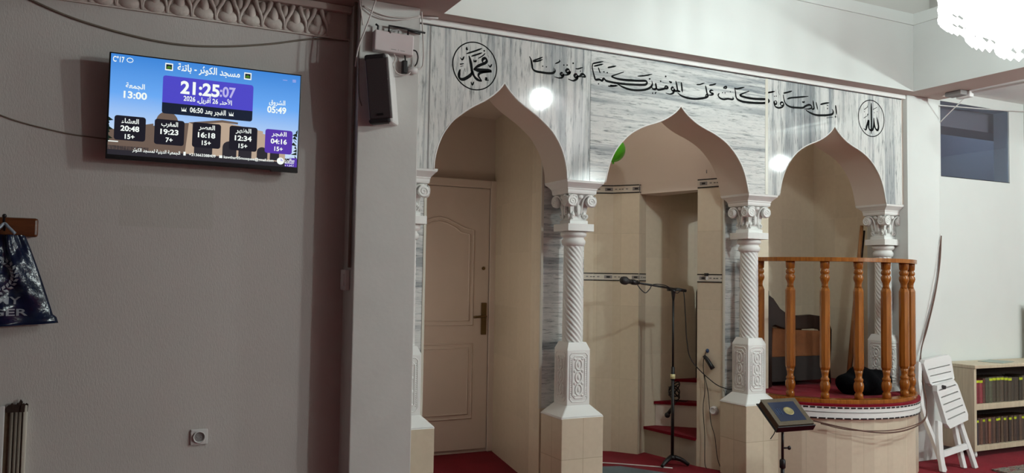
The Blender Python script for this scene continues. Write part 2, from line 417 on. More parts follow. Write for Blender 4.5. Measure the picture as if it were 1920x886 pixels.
# ---- painted calligraphy on the marble
INSCRIPTION = "6.5:2361,2816 2372,2798 2380,2767 2386,2740 2407,2727 2448,2725 2495,2725 2532,2731 2548,2747 2542,2762|4.2:2385,2791 2421,2806 2457,2824|4.2:2385,2785 2421,2793 2457,2809|-9.3:2457,2765|-9.3:2484,2764|3.8:2547,2793 2568,2803 2582,2814 2575,2823|5.6:2608,2734 2601,2741 2592,2738 2588,2729 2596,2723 2609,2728 2610,2734 2609,2722 2597,2709 2575,2704 2543,2708|6.6:2656,2755 2649,2768 2636,2767 2628,2756 2636,2746 2655,2750 2658,2759 2655,2746 2639,2733 2610,2727|-10.4:2612,2792|-10.4:2636,2795|-12.3:2681,2813|6.6:2714,2736 2707,2745 2694,2739 2691,2729 2702,2723 2715,2729 2716,2737 2712,2717 2683,2699 2645,2706|6.6:2715,2729 2734,2736 2747,2750 2761,2750 2772,2741 2767,2735 2742,2732|3.8:2698,2780 2720,2782 2755,2796|-8.6:2736,2768|6.7:2832,2833 2826,2810 2833,2778 2844,2745 2853,2727 2881,2731 2903,2726 2917,2742 2937,2729 2994,2724 3069,2724 3138,2728 3209,2734 3250,2741 3263,2756 3250,2766 3197,2761 3109,2754 3040,2752 2988,2759 2981,2766 3022,2784 3074,2805|4.8:2829,2830 2857,2839 2912,2855|4.8:2838,2814 2874,2826 2911,2838|4.8:2872,2811 2881,2791 2889,2774|-10.6:2917,2786|-10.7:2943,2784|4.8:2945,2818 2973,2826 3013,2838|-10.6:2876,2701|4.4:2949,2695 2983,2698 3029,2708|4.4:2966,2704 2994,2703 3023,2708|6.3:3023,2718 3063,2704 3110,2694 3174,2693 3245,2705 3289,2725 3307,2750 3301,2774|4.4:3185,2791 3238,2800 3306,2819|-10.9:3286,2784|-11:3376,2778|-10:3310,2689|-10:3336,2696|6.5:3301,2746 3304,2729 3310,2719 3328,2718 3340,2728 3334,2757 3342,2728 3355,2718 3385,2724 3410,2732 3428,2735 3437,2744 3422,2751 3411,2741 3413,2731|6.1:3489,2736 3483,2749 3472,2746 3467,2734 3477,2725 3491,2728 3492,2739 3486,2714 3459,2699 3419,2702|6.1:3492,2724 3517,2728 3545,2726|6.6:3504,2797 3513,2765 3521,2734 3539,2724|6.6:3551,2793 3556,2760 3561,2723|6:3447,2788 3458,2782 3472,2783|-10.9:3282,2783|-11:3376,2779|-13.1:3418,2817|-10:3310,2688|-10:3332,2690|6.6:3520,2716 3551,2699 3602,2689 3665,2689 3722,2698 3770,2711 3786,2725 3774,2732 3761,2715|6.2:3763,2795 3770,2770 3778,2742 3789,2731|5.7:3834,2766 3815,2767 3802,2756 3815,2748 3834,2744 3815,2733 3786,2729|4.1:3683,2791 3715,2797 3756,2812|4.7:3795,2800 3831,2809 3860,2820|6.2:3887,2755 3878,2736 3897,2719 3929,2715 3966,2723 4004,2723 4017,2731 4008,2742|-9.4:3917,2761|-9.4:3940,2762|4.7:3923,2793 3936,2805 3954,2810 3949,2797 3929,2793|-9.4:3989,2776|7.4:4027,2811 4036,2780 4042,2743 4063,2725 4117,2717 4205,2719 4302,2728 4345,2741 4354,2754 4327,2759 4233,2751 4151,2750 4093,2756 4079,2763 4113,2780 4164,2800|5.3:4025,2807 4052,2805 4120,2825|4.3:4313,2805 4365,2816 4411,2828|6:4411,2759 4428,2753 4425,2734 4409,2735 4405,2751 4405,2734 4418,2714 4450,2708 4485,2720 4498,2739 4489,2753 4473,2751 4464,2738 4475,2730 4495,2736|-9.2:4407,2790|-9.2:4425,2793|6.5:4493,2812 4500,2783 4512,2754 4532,2737 4575,2727 4634,2729 4692,2735 4718,2750 4755,2764 4777,2758 4781,2743 4751,2732 4707,2727|5.4:4496,2823 4532,2833 4583,2850|4.3:4445,2831 4460,2805|5.5:4532,2783 4568,2796 4648,2810 4748,2828|6.7:4796,2801 4801,2771 4805,2741 4781,2732|5.6:4826,2794 4835,2764 4843,2734|5.5:4683,2779 4698,2777 4711,2784|7.2:4722,2719 4766,2704 4826,2693 4901,2698 4962,2707 5002,2721 5005,2743 4993,2757|6.8:5032,2791 5038,2757 5044,2718|-14.7:5031,2699|4.5:4935,2682 5004,2695|-11.2:4947,2755|6.7:4940,2781 4955,2779|5.6:4871,2778 4909,2790 4967,2803|4.8:4312,2804 4358,2813 4411,2827"
ALLAH = "8.1:5425,2850 5425,2775 5426,2688 5423,2603|8.1:5453,2734 5456,2691 5470,2652 5494,2639 5506,2666 5499,2704 5490,2740|7.6:5453,2722 5450,2667 5436,2636 5407,2634 5395,2656 5395,2708 5375,2665 5362,2630 5338,2639|4.6:5339,2720 5388,2748|-11.6:5384,2754|5.2:5343,2788 5388,2817|3.5:5388,2832 5376,2807|-8.1:5347,2772|4.7:5441,2799 5490,2822|-7.6:5457,2775|-7.6:5490,2787"
MUHAMMAD = "8.7:1947,2764 1955,2741 1962,2712 1967,2684 1971,2668 1981,2647 1997,2630 2017,2621 2036,2619|8.2:1971,2675 1961,2649 1939,2630 1913,2615 1893,2616 1884,2630 1886,2655 1891,2674|10.7:2100,2690 2063,2687 2021,2684 1982,2684|7.2:1980,2683 2000,2703 2031,2721 2055,2733 2067,2748 2058,2763 2042,2758 2037,2742 2049,2729|6.3:2101,2684 2058,2679 2023,2667 2012,2651 2023,2633 2036,2620|4.3:1928,2774 1982,2797 2034,2822|4.3:1962,2763 1998,2778 2035,2795|2.9:2007,2755 2038,2776 2056,2795|-11.7:2048,2808|3.4:1978,2746 1981,2732 1991,2740 1992,2732 2000,2746|4.3:1932,2817 1930,2800 1939,2806|4.3:1890,2746 1903,2734 1916,2757|7.2:1888,2704 1914,2711|3.8:1891,2691 1912,2698|3.4:1920,2683 1924,2662|3.4:2072,2785 2081,2771|4.4:2078,2727 2089,2714 2102,2733|4.4:2056,2642 2070,2641 2059,2630 2083,2630|4.3:1963,2606 1972,2588 1983,2609"

def ribbon(m, spec, y=FY-.0008):
    for st in spec.split('|'):
        wd, pts = st.split(':'); wd = float(wd)/1000
        P = [(int(q.split(',')[0])/1000, int(q.split(',')[1])/1000) for q in pts.split()]
        if wd < 0:
            r = -wd/2*1.3; (x, z), = P
            m.face([(x-r, y, z), (x, y, z-r*.85), (x+r, y, z+r*.1), (x+r*.1, y, z+r*.95)]); continue
        C = smoothpts([(a, 0, b) for a, b in P], 5); n = len(C); L = []; R = []
        for i, p in enumerate(C):
            d = C[min(i+1, n-1)]-C[max(i-1, 0)]; d.normalize()
            # broad-nib pen held at an angle, tapering at the stroke ends
            nib = .72+.38*abs(d.x*math.sin(.9)+d.z*math.cos(.9))
            t = i/(n-1); e = min(1, .45+3.2*t, .35+3.2*(1-t))
            h = wd*1.12*nib*e; q = Vector((-d.z, 0, d.x))*h
            L.append(p+q); R.append(p-q)
        for i in range(n-1):
            m.face([(L[i].x, y, L[i].z), (R[i].x, y, R[i].z), (R[i+1].x, y, R[i+1].z), (L[i+1].x, y, L[i+1].z)])
m = MB(); ribbon(m, INSCRIPTION); m.build('inscription', M['ink'], arc, label='long line of black Arabic calligraphy', recal=False)
for spec, c, r, nm in ((MUHAMMAD, (1.988, 2.706), .1475, 'round calligraphy medallion at the left end'), (ALLAH, (5.425, 2.727), .1462, 'round calligraphy medallion at the right end')):
    m = MB(); ribbon(m, spec)
    for k in range(72):
        a, b = 2*PI*k/72, 2*PI*(k+1)/72; y = FY-.0008
        m.face([(c[0]+q*math.cos(t), y, c[1]+q*math.sin(t)) for q, t in ((r-.005, a), (r+.0025, a), (r+.0025, b), (r-.005, b))])
    m.build('medallion', M['ink'], arc, label=nm, recal=False)

# ---- walls behind the arches
def tiled(name, pts, z0, z1, mats, mat=0, **k):
    m = MB(); m.wall(pts, z0, z1); return m.build(name, mats, recal=False, **ST)
# door recess (left arch)
tiled('wall_door_recess_right', [(2.905, 6.25), (2.66, 4.93)], 0, 2.74, M['tilew'])
tiled('wall_door_recess_back', [(1.6, 6.25), (2.905, 6.25)], 0, 2.74, M['niche'])
tiled('wall_door_recess_left', [(1.62, 4.9), (1.62, 6.25)], 0, 2.74, M['plaster'])
m = MB(); m.box(1.55, 2.95, 4.9, 6.3, 2.74, 2.8); m.build('ceiling_door_recess', M['niche'], **ST)
# piers behind the columns: marble facing with a cream edge
def pier(n, x0, x1, y0, y1, edges):
    p = MB().box(x0, x1, y0+.006, y1, 0, 2.95).build('wall_pier_%d' % n, M['tilew'], **ST)
    MB().box(x0+.001, x1-.001, y0, y0+.007, .55, SZ+.4).build('marble_facing', M['marh'], p)
    for x in edges: MB().box(x-.009, x+.009, y0-.004, y0+.012, .55, SZ+.4, bev=.002).build('edge_strip', M['trim'], p, label='cream edge strip')
pier(1, 1.45, 1.80, 4.905, 5.1, (1.80,))
pier(2, 2.64, 2.97, 4.905, 5.06, (2.64,))
pier(3, 4.205, 4.44, 4.905, 5.10, (4.205,))
# mihrab recess (middle arch): faceted tiles below, smooth plaster above
NB = [(2.97, 5.06), (3.0, 5.55), (3.13, 5.80), (3.30, 5.93), (3.50, 5.965), (3.67, 5.91), (3.81, 5.83), (3.945, 5.645), (4.045, 5.69)]
NR = [(4.125, 5.12), (4.205, 4.91)]
ZB, ZT = 2.135, 2.205      # upper border
n_ = MB(); n_.wall(NB, 0, ZB); n_.wall(NR, 0, ZB)
n_.wall([(4.045, 5.69), (4.125, 5.12)], 0, .2)
mih = n_.build('wall_mihrab', M['tile'], recal=False, **ST)
full = NB[:-2]+[NB[-2], (4.07, 5.5)]+NR
up = smoothpts([(a, b, 0) for a, b in [NB[0], NB[1], NB[2], NB[3], NB[4], NB[5], NB[6], (3.96, 5.66), (4.06, 5.42)]+NR], 5)
m = MB(); m.wall([(v.x, v.y) for v in up], ZT, 2.96, smooth=True)
m.build('wall_mihrab_upper', M['niche'], recal=False, weld=True, **ST)
m = MB(); m.box(2.9, 4.5, 4.9, 6.1, 2.96, 3.0); m.build('ceiling_mihrab', M['niche'], **ST)
# lintel over the stair opening
m = MB(); m.prism([(4.045, 5.69), (3.96, 5.66), (4.125, 5.12), (4.24, 5.15), (4.2, 5.73)], ZB-.01, ZT, fn=lambda u, v, d: (u, v, d)); m.build('lintel', M['niche'], mih)
def border(pts, z0, z1, first):
    """white band with black rules, squares and dashes, laid on the tile facets"""
    m = MB(); e = .003; u0 = 0
    for a, b in zip(pts, pts[1:]):
        L = math.dist(a, b); d = ((b[0]-a[0])/L, (b[1]-a[1])/L); nn = (d[1], -d[0])
        def q(s0, s1, za, zb, mat, off):
            if s1 <= s0: return
            m.face([(a[0]+d[0]*s+nn[0]*off, a[1]+d[1]*s+nn[1]*off, z) for s, z in ((s0, za), (s1, za), (s1, zb), (s0, zb))], mat)
        h = z1-z0
        q(0, L, z0, z1, 0, e)
        for za, zb in ((0, .13), (.87, 1)): q(.001, L-.001, z0+h*za, z0+h*zb, 1, e+.001)
        s = -(u0 % .24)
        while s < L:
            for f0, f1, g0, g1, mt in ((.02, .085, .30, .70, 2), (.038, .067, .40, .60, 1), (.105, .125, .44, .58, 2), (.14, .158, .46, .54, 1), (.164, .182, .46, .54, 1), (.20, .22, .44, .58, 2)):
                q(max(0, s+f0), min(L, s+f1), z0+h*g0, z0+h*g1, mt, e+.001 if mt == 2 else e+.0016)
            s += .24
        u0 += L
    return m
for z0, z1, nm in ((ZB, ZT, 'border_band'), (1.405, 1.47, 'border_band')):
    m = border(NB, z0, z1, 0); m.build(nm, [M['border'], M['black'], M['grey']], mih, recal=False, label='black and white border tiles')
    m = border(NR, z0, z1, 0); m.build(nm, [M['border'], M['black'], M['grey']], mih, recal=False, label='black and white border tiles')
# stair passage and pulpit room behind the right arch
tiled('wall_stair_far', [(4.045, 5.69), (6.2, 5.69)], 0, 2.96, M['tilew'])
tiled('wall_stair_near', [(4.85, 5.12), (4.125, 5.12)], 0, 2.96, M['tilew'])
MB().box(4.62, 4.70, 5.12, 5.69, 1.98, 2.95).build('added_shade_header', M['niche'], **ST)  # header added to keep pendant light off the upper far stair wall
tiled('wall_pulpit_right', [(5.95, 5.69), (5.95, 4.9)], 0, 2.96, M['tilew'])
m = MB(); m.box(4.45, 6.2, 4.9, 5.9, 2.955, 3.0); m.build('ceiling_pulpit', M['niche'], **ST)

# ---- pulpit drum bulging out under the right arch
CX, CY, RR = 5.14, 4.94, .78
def arcp(r, a0=-154, a1=-27, n=32):
    return [(CX+r*math.cos(math.radians(a0+(a1-a0)*i/n)), CY+r*math.sin(math.radians(a0+(a1-a0)*i/n))) for i in range(n+1)]
pl = MB(); pl.wall(arcp(RR-.012, n=10), 0, .46)
pulp = pl.build('wall_pulpit', M['tile'], recal=False, **ST)
m = MB(); fl = arcp(RR+.006)+[(5.95, 4.6), (5.95, 5.69), (4.9, 5.69), (4.9, 5.12), (4.45, 5.12), (4.45, 4.6)]
m.prism(fl, .54, .558, fn=lambda u, v, d: (u, v, d)); m.build('platform_carpet', M['red'], pulp, label='red carpet on the platform')
m = MB(); A = arcp(RR+.004); m.prism(A+arcp(RR-.06)[::-1], .452, .556, fn=lambda u, v, d: (u, v, d))
m.build('rim_band', M['plaster'], pulp, label='white rim band with dark lines')
m = MB()
B = arcp(RR+.0065, n=150)
for z, hgt, gap in ((.452, .010, 5), (.498, .003, 99), (.527, .010, 4)):
    for i, (a, b) in enumerate(zip(B, B[1:])):
        if i % gap == gap-1: continue
        m.face([(a[0], a[1], z), (b[0], b[1], z), (b[0], b[1], z+hgt), (a[0], a[1], z+hgt)])
m.build('dark_line', M['black'], pulp, recal=False)

# ---- stairs from the mihrab up to the pulpit
stair = empty('staircase', (4.3, 5.4, 0), 'beige tiled stair with red carpeted treads in the mihrab side opening', 'stairs', kind='structure')
def xw(y): return 4.045+(5.69-y)*(4.125-4.045)/(5.69-5.12)
for poly, z1 in (([(xw(5.685), 5.685), (xw(5.125), 5.125), (4.89, 5.125), (4.89, 5.685)], .2),
                 ([(4.15, 5.685), (4.42, 5.45), (4.76, 5.125), (4.89, 5.125), (4.89, 5.685)], .4),
                 ([(4.36, 5.685), (4.52, 5.55), (4.88, 5.21), (4.89, 5.21), (4.89, 5.685)], .575)):
    s_ = MB().prism(poly, .001, z1, fn=lambda u, v, d: (u, v, d)).build('step', M['niche'], stair)
    pc = [(poly[0][0]-.016, poly[0][1]), (poly[1][0]-.016, poly[1][1]-(.012 if z1 > .3 else 0))]+poly[2:]
    MB().prism(pc, z1-.008, z1+.014, fn=lambda u, v, d: (u, v, d)).build('tread_carpet', M['red'], s_, label='red carpet')

# ---- right end: white pilaster, wall with the internal window
MB().box(5.80, 6.185, 4.56, 4.96, 0, 2.952, bev=.004).build('wall_right_pilaster', M['wallwhite'], **ST)
m = MB()
m.box(6.185, 6.53, 4.8, 4.95, 0, 3.12); m.box(6.53, 7.485, 4.8, 4.95, 0, 2.362); m.box(7.485, 10, 4.8, 4.95, 0, 3.12); m.box(6.53, 7.485, 4.8, 4.95, 3.03, 3.12)
m.build('wall_right', M['wallwhite'], **ST)
m = MB(); m.box(7.7, 8.05, 4.74, 4.8, 0, 3.12); m.build('trim_4', M['wallwhite'], **ST)
win = MB().box(6.53, 7.485, 4.801, 4.82, 2.3625, 2.368).build('window_1', M['metal'], **ST)
t = NT('window_pane_glass'); gl = t.n('ShaderNodeBsdfGlossy', i_Roughness=.03); gl.inputs['Color'].default_value = (.6, .66, .75, 1)
tr = t.n('ShaderNodeBsdfTransparent'); tr.inputs['Color'].default_value = (.82, .87, .95, 1)
mx = t.n('ShaderNodeMixShader'); mx.inputs[0].default_value = .22
t.l(tr.outputs[0], mx.inputs[1]); t.l(gl.outputs[0], mx.inputs[2]); t.l(mx.outputs[0], t.o.inputs[0])
MB().box(6.531, 7.484, 4.812, 4.817, 2.364, 3.029).build('pane', t.m, win)
MB().box(6.25, 8.9, 5.02, 5.3, 2.87, 3.295).build('trim_7', M['ceil'], **ST)
# room beyond the window
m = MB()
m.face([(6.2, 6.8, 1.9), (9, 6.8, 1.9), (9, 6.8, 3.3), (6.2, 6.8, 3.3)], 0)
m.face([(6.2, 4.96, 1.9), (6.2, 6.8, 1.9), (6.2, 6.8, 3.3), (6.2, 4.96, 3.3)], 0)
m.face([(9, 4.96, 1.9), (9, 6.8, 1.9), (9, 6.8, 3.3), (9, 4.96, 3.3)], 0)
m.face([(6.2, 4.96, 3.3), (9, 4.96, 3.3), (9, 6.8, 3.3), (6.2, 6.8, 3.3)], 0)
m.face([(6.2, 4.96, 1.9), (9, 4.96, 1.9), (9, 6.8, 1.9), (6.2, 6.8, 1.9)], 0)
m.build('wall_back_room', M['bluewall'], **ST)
m = MB(); m.box(8.02, 8.08, 6.6, 6.66, 1.91, 2.85); m.box(6.3, 8.9, 6.58, 6.68, 2.85, 2.9)
m.build('partition_frame', M['grey'], label='grey post and rail beyond the internal window', cat='partition')

# ---- plaster cornice over the television wall
cor = MB().box(-4, 1.22, 4.59, 4.645, 2.912, 2.951, bev=.006)
cor.box(-4, 1.22, 4.631, 4.645, 2.762, 2.771)
cor.build('trim_5', M['cornice'], **ST)
m = MB(); SP = .1205; x = 1.03
while x > -.55:
    # lower shell: bulging fan with a pointed rib each side
    m.ball((x, 4.64, 2.800), .057, .030, .036, u=14, v=8)
    m.ball((x, 4.631, 2.842), .026, .028, .046, u=10, v=8)
    for sx in (-1, 1):
        m.tube([(x+sx*.018, 4.617, 2.910), (x+sx*.031, 4.610, 2.866), (x+sx*.053, 4.617, 2.824), (x+sx*.059, 4.631, 2.773)], lambda t: .012*(1-.75*t)+.002, 7, 0, 3)
        m.ball((x+sx*.060, 4.627, 2.873), .018, .022, .037, u=10, v=7)
    x -= SP
m.box(-4, 1.2, 4.631, 4.645, 2.772, 2.912)
m.build('trim_6', M['cornice'], **ST)

# ================================================================== OBJECTS
# ---- columns
def make_column(cx):
    r = empty('column', (cx, 4.745, 0), 'x', 'column', 'white twisted columns of the arcade')
    def W(x, y, z): return (cx+x, 4.745+y, z)
    X, Y = cx, 4.745
    m = MB(); m.box(X-.155, X+.155, Y-.145, Y+.135, 0, .53); m.build('plinth', M['tilep'], r, label='beige tiled plinth', bevel=.004)
    m = MB()
    def frust(a0, b0, a1, b1, z0, z1, y0=0):
        v = [m.b.verts.new(W(sx*a, sy*b+yy, z)) for a, b, z, yy in ((a0, b0, z0, y0), (a1, b1, z1, 0)) for sx, sy in ((-1,-1),(1,-1),(1,1),(-1,1))]
        for i in range(4): m.b.faces.new([v[i], v[(i+1) % 4], v[4+(i+1) % 4], v[4+i]])
        m.b.faces.new(v[3::-1]); m.b.faces.new(v[4:])
    frust(.158, .142, .158, .142, .522, .534, -.005); frust(.158, .142, .088, .088, .533, .60, -.005)
    m.build('base_cap', M['plaster'], r, bevel=.006)
    m = MB(); m.box(X-.086, X+.086, Y-.086, Y+.086, .598, .957, bev=.005)
    frust(.086, .086, .066, .066, .956, 1.004); ped = m.build('pedestal', M['plaster'], r)
    for k in range(4):
        rot = Matrix.Translation((X, Y, 0)) @ Matrix.Rotation(k*PI/2, 4, 'Z') @ Matrix.Translation((-X, -Y, 0))
        m = MB()
        def oct_(hw, z0, z1, c): return [(X-hw+c, z0), (X+hw-c, z0), (X+hw, z0+c), (X+hw, z1-c), (X+hw-c, z1), (X-hw+c, z1), (X-hw, z1-c), (X-hw, z0+c)]
        yy = Y-.0865
        for hw, z0, z1, c, rr in ((.066, .622, .938, .018, .0035), (.047, .645, .915, .020, .005)):
            pp = oct_(hw, z0, z1, c); m.tube([(a, yy, b) for a, b in pp], rr, 6, 0, 0, True)
        z = .655
        while z < .91:
            for sx in (-1, 1): m.ball((X+sx*.0565, yy, z), .0042, u=6, v=4)
            z += .0125
        for zc, s in ((.70, 1), (.78, 1), (.86, 1)):
            ring = [(X+.024*math.cos(2*PI*i/12), yy-.001, zc+.034*math.sin(2*PI*i/12)) for i in range(12)]
            m.tube(ring, .0055, 6, 0, 2, True)
            m.ball((X, yy, zc), .011, .007, .018, u=8, v=6)
            for sx in (-1, 1):
                for sz in (-1, 1): m.ball((X+sx*.029, yy, zc+sz*.038), .011, .006, .009, u=8, v=5)
        for v in m.b.verts: v.co = rot @ v.co
        m.build('relief_panel', M['plaster'], ped, label='carved scroll relief')
    m = MB(); N = 12; n = 80; z0, z1 = 1.0, 1.645; rings = []
    for i in range(n+1):
        t = i/n; z = z0+(z1-z0)*t; R = .0685-.004*t
        rg = []
        for k in range(N*8):
            a = 2*PI*k/(N*8); f = abs(math.sin(N/2*(a+2*PI*1.45*t)))
            rr = R*(.86+.15*f)
            rg.append(m.b.verts.new(W(rr*math.cos(a), rr*math.sin(a), z)))
        rings.append(rg)
    for a, b in zip(rings, rings[1:]):
        for k in range(len(a)):
            f = m.b.faces.new([a[k], a[(k+1) % len(a)], b[(k+1) % len(a)], b[k]]); f.smooth = True
    m.b.faces.new(rings[0][::-1]); m.b.faces.new(rings[-1])
    m.build('shaft', M['plaster'], r, label='twisted shaft')
    prof = [(.066,1.636),(.073,1.64),(.078,1.65),(.080,1.66),(.078,1.672),(.070,1.68),(.068,1.69),(.074,1.693),(.084,1.70),(.088,1.712),(.084,1.724),(.075,1.730)]
    MB().lathe(prof, (X, Y, 0), 32).build('necking', M['plaster'], r)
    m = MB(); a = .098
    sq = []
    for k in range(4):
        for t in (-1, -.5, 0, .5):
            u, v = t*a, -a-.008*(1-t*t)
            c, s = math.cos(k*PI/2), math.sin(k*PI/2); sq.append((X+u*c-v*s, Y+u*s+v*c))
    m.prism(sq, 1.73, 1.778, fn=lambda u, v, d: (u, v, d)); m.build('abacus', M['plaster'], r, bevel=.003)
    # capital: concave bell, four faces of paired volutes and a leaf
    m = MB(); rings = []
    for h, z in ((.068,1.777),(.068,1.800),(.058,1.806),(.058,1.83),(.062,1.87),(.070,1.91),(.084,1.95),(.097,1.972),(.105,1.974),(.108,1.985),(.108,2.0)):
        rg = []
        for k in range(4):
            for t in (-1, -.5, 0, .5):
                u, v = t*h, -h+(.012*(1-t*t) if 1.81 < z < 1.973 else 0)
                c, s = math.cos(k*PI/2), math.sin(k*PI/2); rg.append(m.b.verts.new(W(u*c-v*s, u*s+v*c, z)))
        rings.append(rg)
    for a_, b_ in zip(rings, rings[1:]):
        for k in range(16): m.b.faces.new([a_[k], a_[(k+1) % 16], b_[(k+1) % 16], b_[k]])
    m.b.faces.new(rings[0][::-1]); m.b.faces.new(rings[-1])
    cap = m.build('capital', M['plaster'], r)
    for k in range(4):
        rot = Matrix.Translation((X, Y, 0)) @ Matrix.Rotation(k*PI/2, 4, 'Z') @ Matrix.Translation((-X, -Y, 0))
        for sx in (-1, 1):
            m = MB(); c = Vector((X+sx*.072, Y-.093, 1.925))
            m.lathe([(.036, -.010), (.036, .012), (.030, .014)], (0, 0, 0), 18, mx=Matrix.Translation(c) @ Matrix.Rotation(PI/2, 4, 'X'))
            sp = []
            for i in range(26):
                t = i/25; a = PI/2+sx*(-1)*(-t*4.2*PI); rr = .034*(1-t)+.003
                sp.append(c+Vector((sx*-1*rr*math.cos(a)*-1, -.014, rr*math.sin(a))))
            m.tube(sp, lambda t: .0055*(1-.4*t), 6, 0, 1)
            m.tube([c+Vector((0, -.010, .036)), c+Vector((-sx*.030, -.004, .036)), c+Vector((-sx*.048, .010, .010)), c+Vector((-sx*.056, .018, -.04)), c+Vector((-sx*.06, .02, -.09))], lambda t: .008*(1-.4*t), 6, 0, 3)
            for v in m.b.verts: v.co = rot @ v.co
            m.build('volute', M['plaster'], cap)
        m = MB()
        m.ball((X, Y-.062, 1.868), .017, .014, .038, u=10, v=8)
        for q in range(4):
            for sx in (-1, 1): m.ball((X+sx*.013, Y-.067, 1.846+.015*q), .013, .006, .006, u=8, v=5, mx=Matrix.Rotation(sx*-.6, 4, 'Y'))
        for sx in (-1, 1):
            m.ball((X+sx*.042, Y-.058, 1.835), .014, .012, .026, u=8, v=6)
            m.tube([(X+sx*.045, Y-.066, 1.812), (X+sx*.056, Y-.07, 1.825), (X+sx*.05, Y-.072, 1.84), (X+sx*.042, Y-.07, 1.832)], .005, 5, 0, 3)
        m.ball((X, Y-.088, 1.955), .02, .012, .014, u=8, v=6)
        for v in m.b.verts: v.co = rot @ v.co
        m.build('leaf', M['plaster'], cap, label='carved acanthus leaf')
    m = MB(); rings = []
    for a, f, b_, z in ((.108,-.108,.108,1.999),(.112,-.112,.112,2.004),(.112,-.112,.112,2.010),(.118,-.120,.118,2.018),(.130,-.140,.135,2.034),(.138,-.150,.150,2.042),(.142,-.152,.154,2.058)):
        rings.append([m.b.verts.new(W(x, y, z)) for x, y in ((-a, f), (a, f), (a, b_), (-a, b_))])
    for a_, b_ in zip(rings, rings[1:]):
        for k in range(4): m.b.faces.new([a_[k], a_[(k+1) % 4], b_[(k+1) % 4], b_[k]])
    m.b.faces.new(rings[0][::-1]); m.b.faces.new(rings[-1])
    m.build('impost', M['plaster'], r)
    return r
col1 = make_column(2.79)
col1['label'] = 'white twisted column between the door arch and the middle arch'
for cx, lb in ((1.62, 'white column mostly hidden behind the grey pillar, left of the panelled door'),
               (4.305, 'white twisted column between the middle arch and the wooden balustrade'),
               (5.735, 'white twisted column at the right end, behind the wooden balustrade')):
    c = copy_tree(col1, None, lb); c.location = (cx, 4.745, 0)
    if cx > 5: c.location.z = 0

# ---- panelled door in the left recess
door = MB().box(1.93, 2.90, 6.212, 6.249, .002, 2.205).build('door_1', M['door'], **ST)
m = MB()
for x0, x1, z0, z1 in ((2.845, 2.905, .002, 2.215), (1.92, 1.985, .002, 2.215), (1.985, 2.845, 2.15, 2.215)): m.box(x0, x1, 6.185, 6.215, z0, z1, bev=.006)
m.build('door_frame', M['door'], door)
m = MB(); m.box(1.99, 2.84, 6.196, 6.213, .03, 2.145, bev=.003); leaf = m.build('door_leaf', M['door'], door)
def mould(path):
    m = MB(); m.tube([(x, 6.195, z) for x, z in path], .008, 6, 0, 0, True)
    ins = path; m.build('panel_moulding', M['door'], leaf)
for a in (0, .035):
    mould([(2.10+a, .28+a), (2.70-a, .28+a), (2.70-a, .88-a), (2.10+a, .88-a)])
    mould([(2.10+a, 1.03+a), (2.70-a, 1.03+a), (2.70-a, 1.80-a), (2.62-a, 1.815-a), (2.54, 1.85-a), (2.46, 1.885-a), (2.40, 1.895-a), (2.34, 1.885-a), (2.26, 1.85-a), (2.18+a, 1.815-a), (2.10+a, 1.80-a)])
hp = MB().box(2.775, 2.822, 6.184, 6.197, .95, 1.21, bev=.004).build('lock_plate', M['brass'], door, label='aged brass lock plate')
m = MB(); m.tube([(2.80, 6.19, 1.10), (2.80, 6.150, 1.10), (2.77, 6.14, 1.10), (2.69, 6.142, 1.095)], .010, 8, 0, 3); m.build('handle', M['brass'], hp)
MB().lathe([(.014, 0), (.014, .01)], seg=14, mx=Matrix.Translation((2.79, 6.197, 1.49)) @ Matrix.Rotation(PI/2, 4, 'X')).build('lock_cylinder', M['brass'], door)

# ---- television
tv = empty('television', (.456, 4.537, 2.240), 'wall mounted flat television showing prayer times on a blue screen', 'television', rot=(math.radians(3.5), 0, math.radians(.4)))
TW, TH = .944, .528
def L2(m):  # local to world so that build() can bring it back
    mm = wmat(tv)
    for v in m.b.verts: v.co = mm @ v.co
    return m
m = MB(); m.box(-TW/2, TW/2, -.012, .03, -TH/2, TH/2, bev=.004); m.box(-.33, .33, .028, .06, -.22, .11, bev=.015)
L2(m).build('housing', M['black'], tv)
m = MB(); m.box(.33, TW/2-.002, -.016, .03, -TH/2-.006, -TH/2+.004); L2(m).build('lower_lip', M['black'], tv)
m = MB(); m.box(-.2, .2, .059, .098, -.11, .11); L2(m).build('wall_bracket', M['metal'], tv)
ES = 1.0
def scr(name, c, c2=None):
    t = NT(name)
    if c2:
        s = t.n('ShaderNodeSeparateXYZ'); uvn = t.n('ShaderNodeTexCoord'); t.l(uvn.outputs['UV'], s.inputs[0])
        r = t.ramp(s.outputs[1], [(.2, c2), (.62, c), (1, '3f86d8')])
        return t.fin('000000', .3, 0, .3, r, ES)
    return t.fin('000000', .3, 0, .3, c, ES)
SM = [scr('screen_sky', '6aa9f3', 'c6dbf5'), scr('screen_violet', '4f49c6'), scr('screen_navy', '1a2234'), scr('screen_card', '1d1c26'), scr('screen_white', 'f4fbf6'),
      scr('screen_stone', 'b9a38f'), scr('screen_dark_stone', '6d5c52'), scr('screen_ground', '2c2a31'), scr('screen_purple', '5536a8'), scr('screen_lilac', 'b9b4ea'), scr('screen_tree', '18241c'), scr('screen_green', '4a7d22')]
SW, SH = TW-.016, TH-.03
S = MB(); lay = [0]
def su(u, v, o=0): return ((u-.5)*SW, -.0135-.0002*o, (v-.5)*SH+.008)
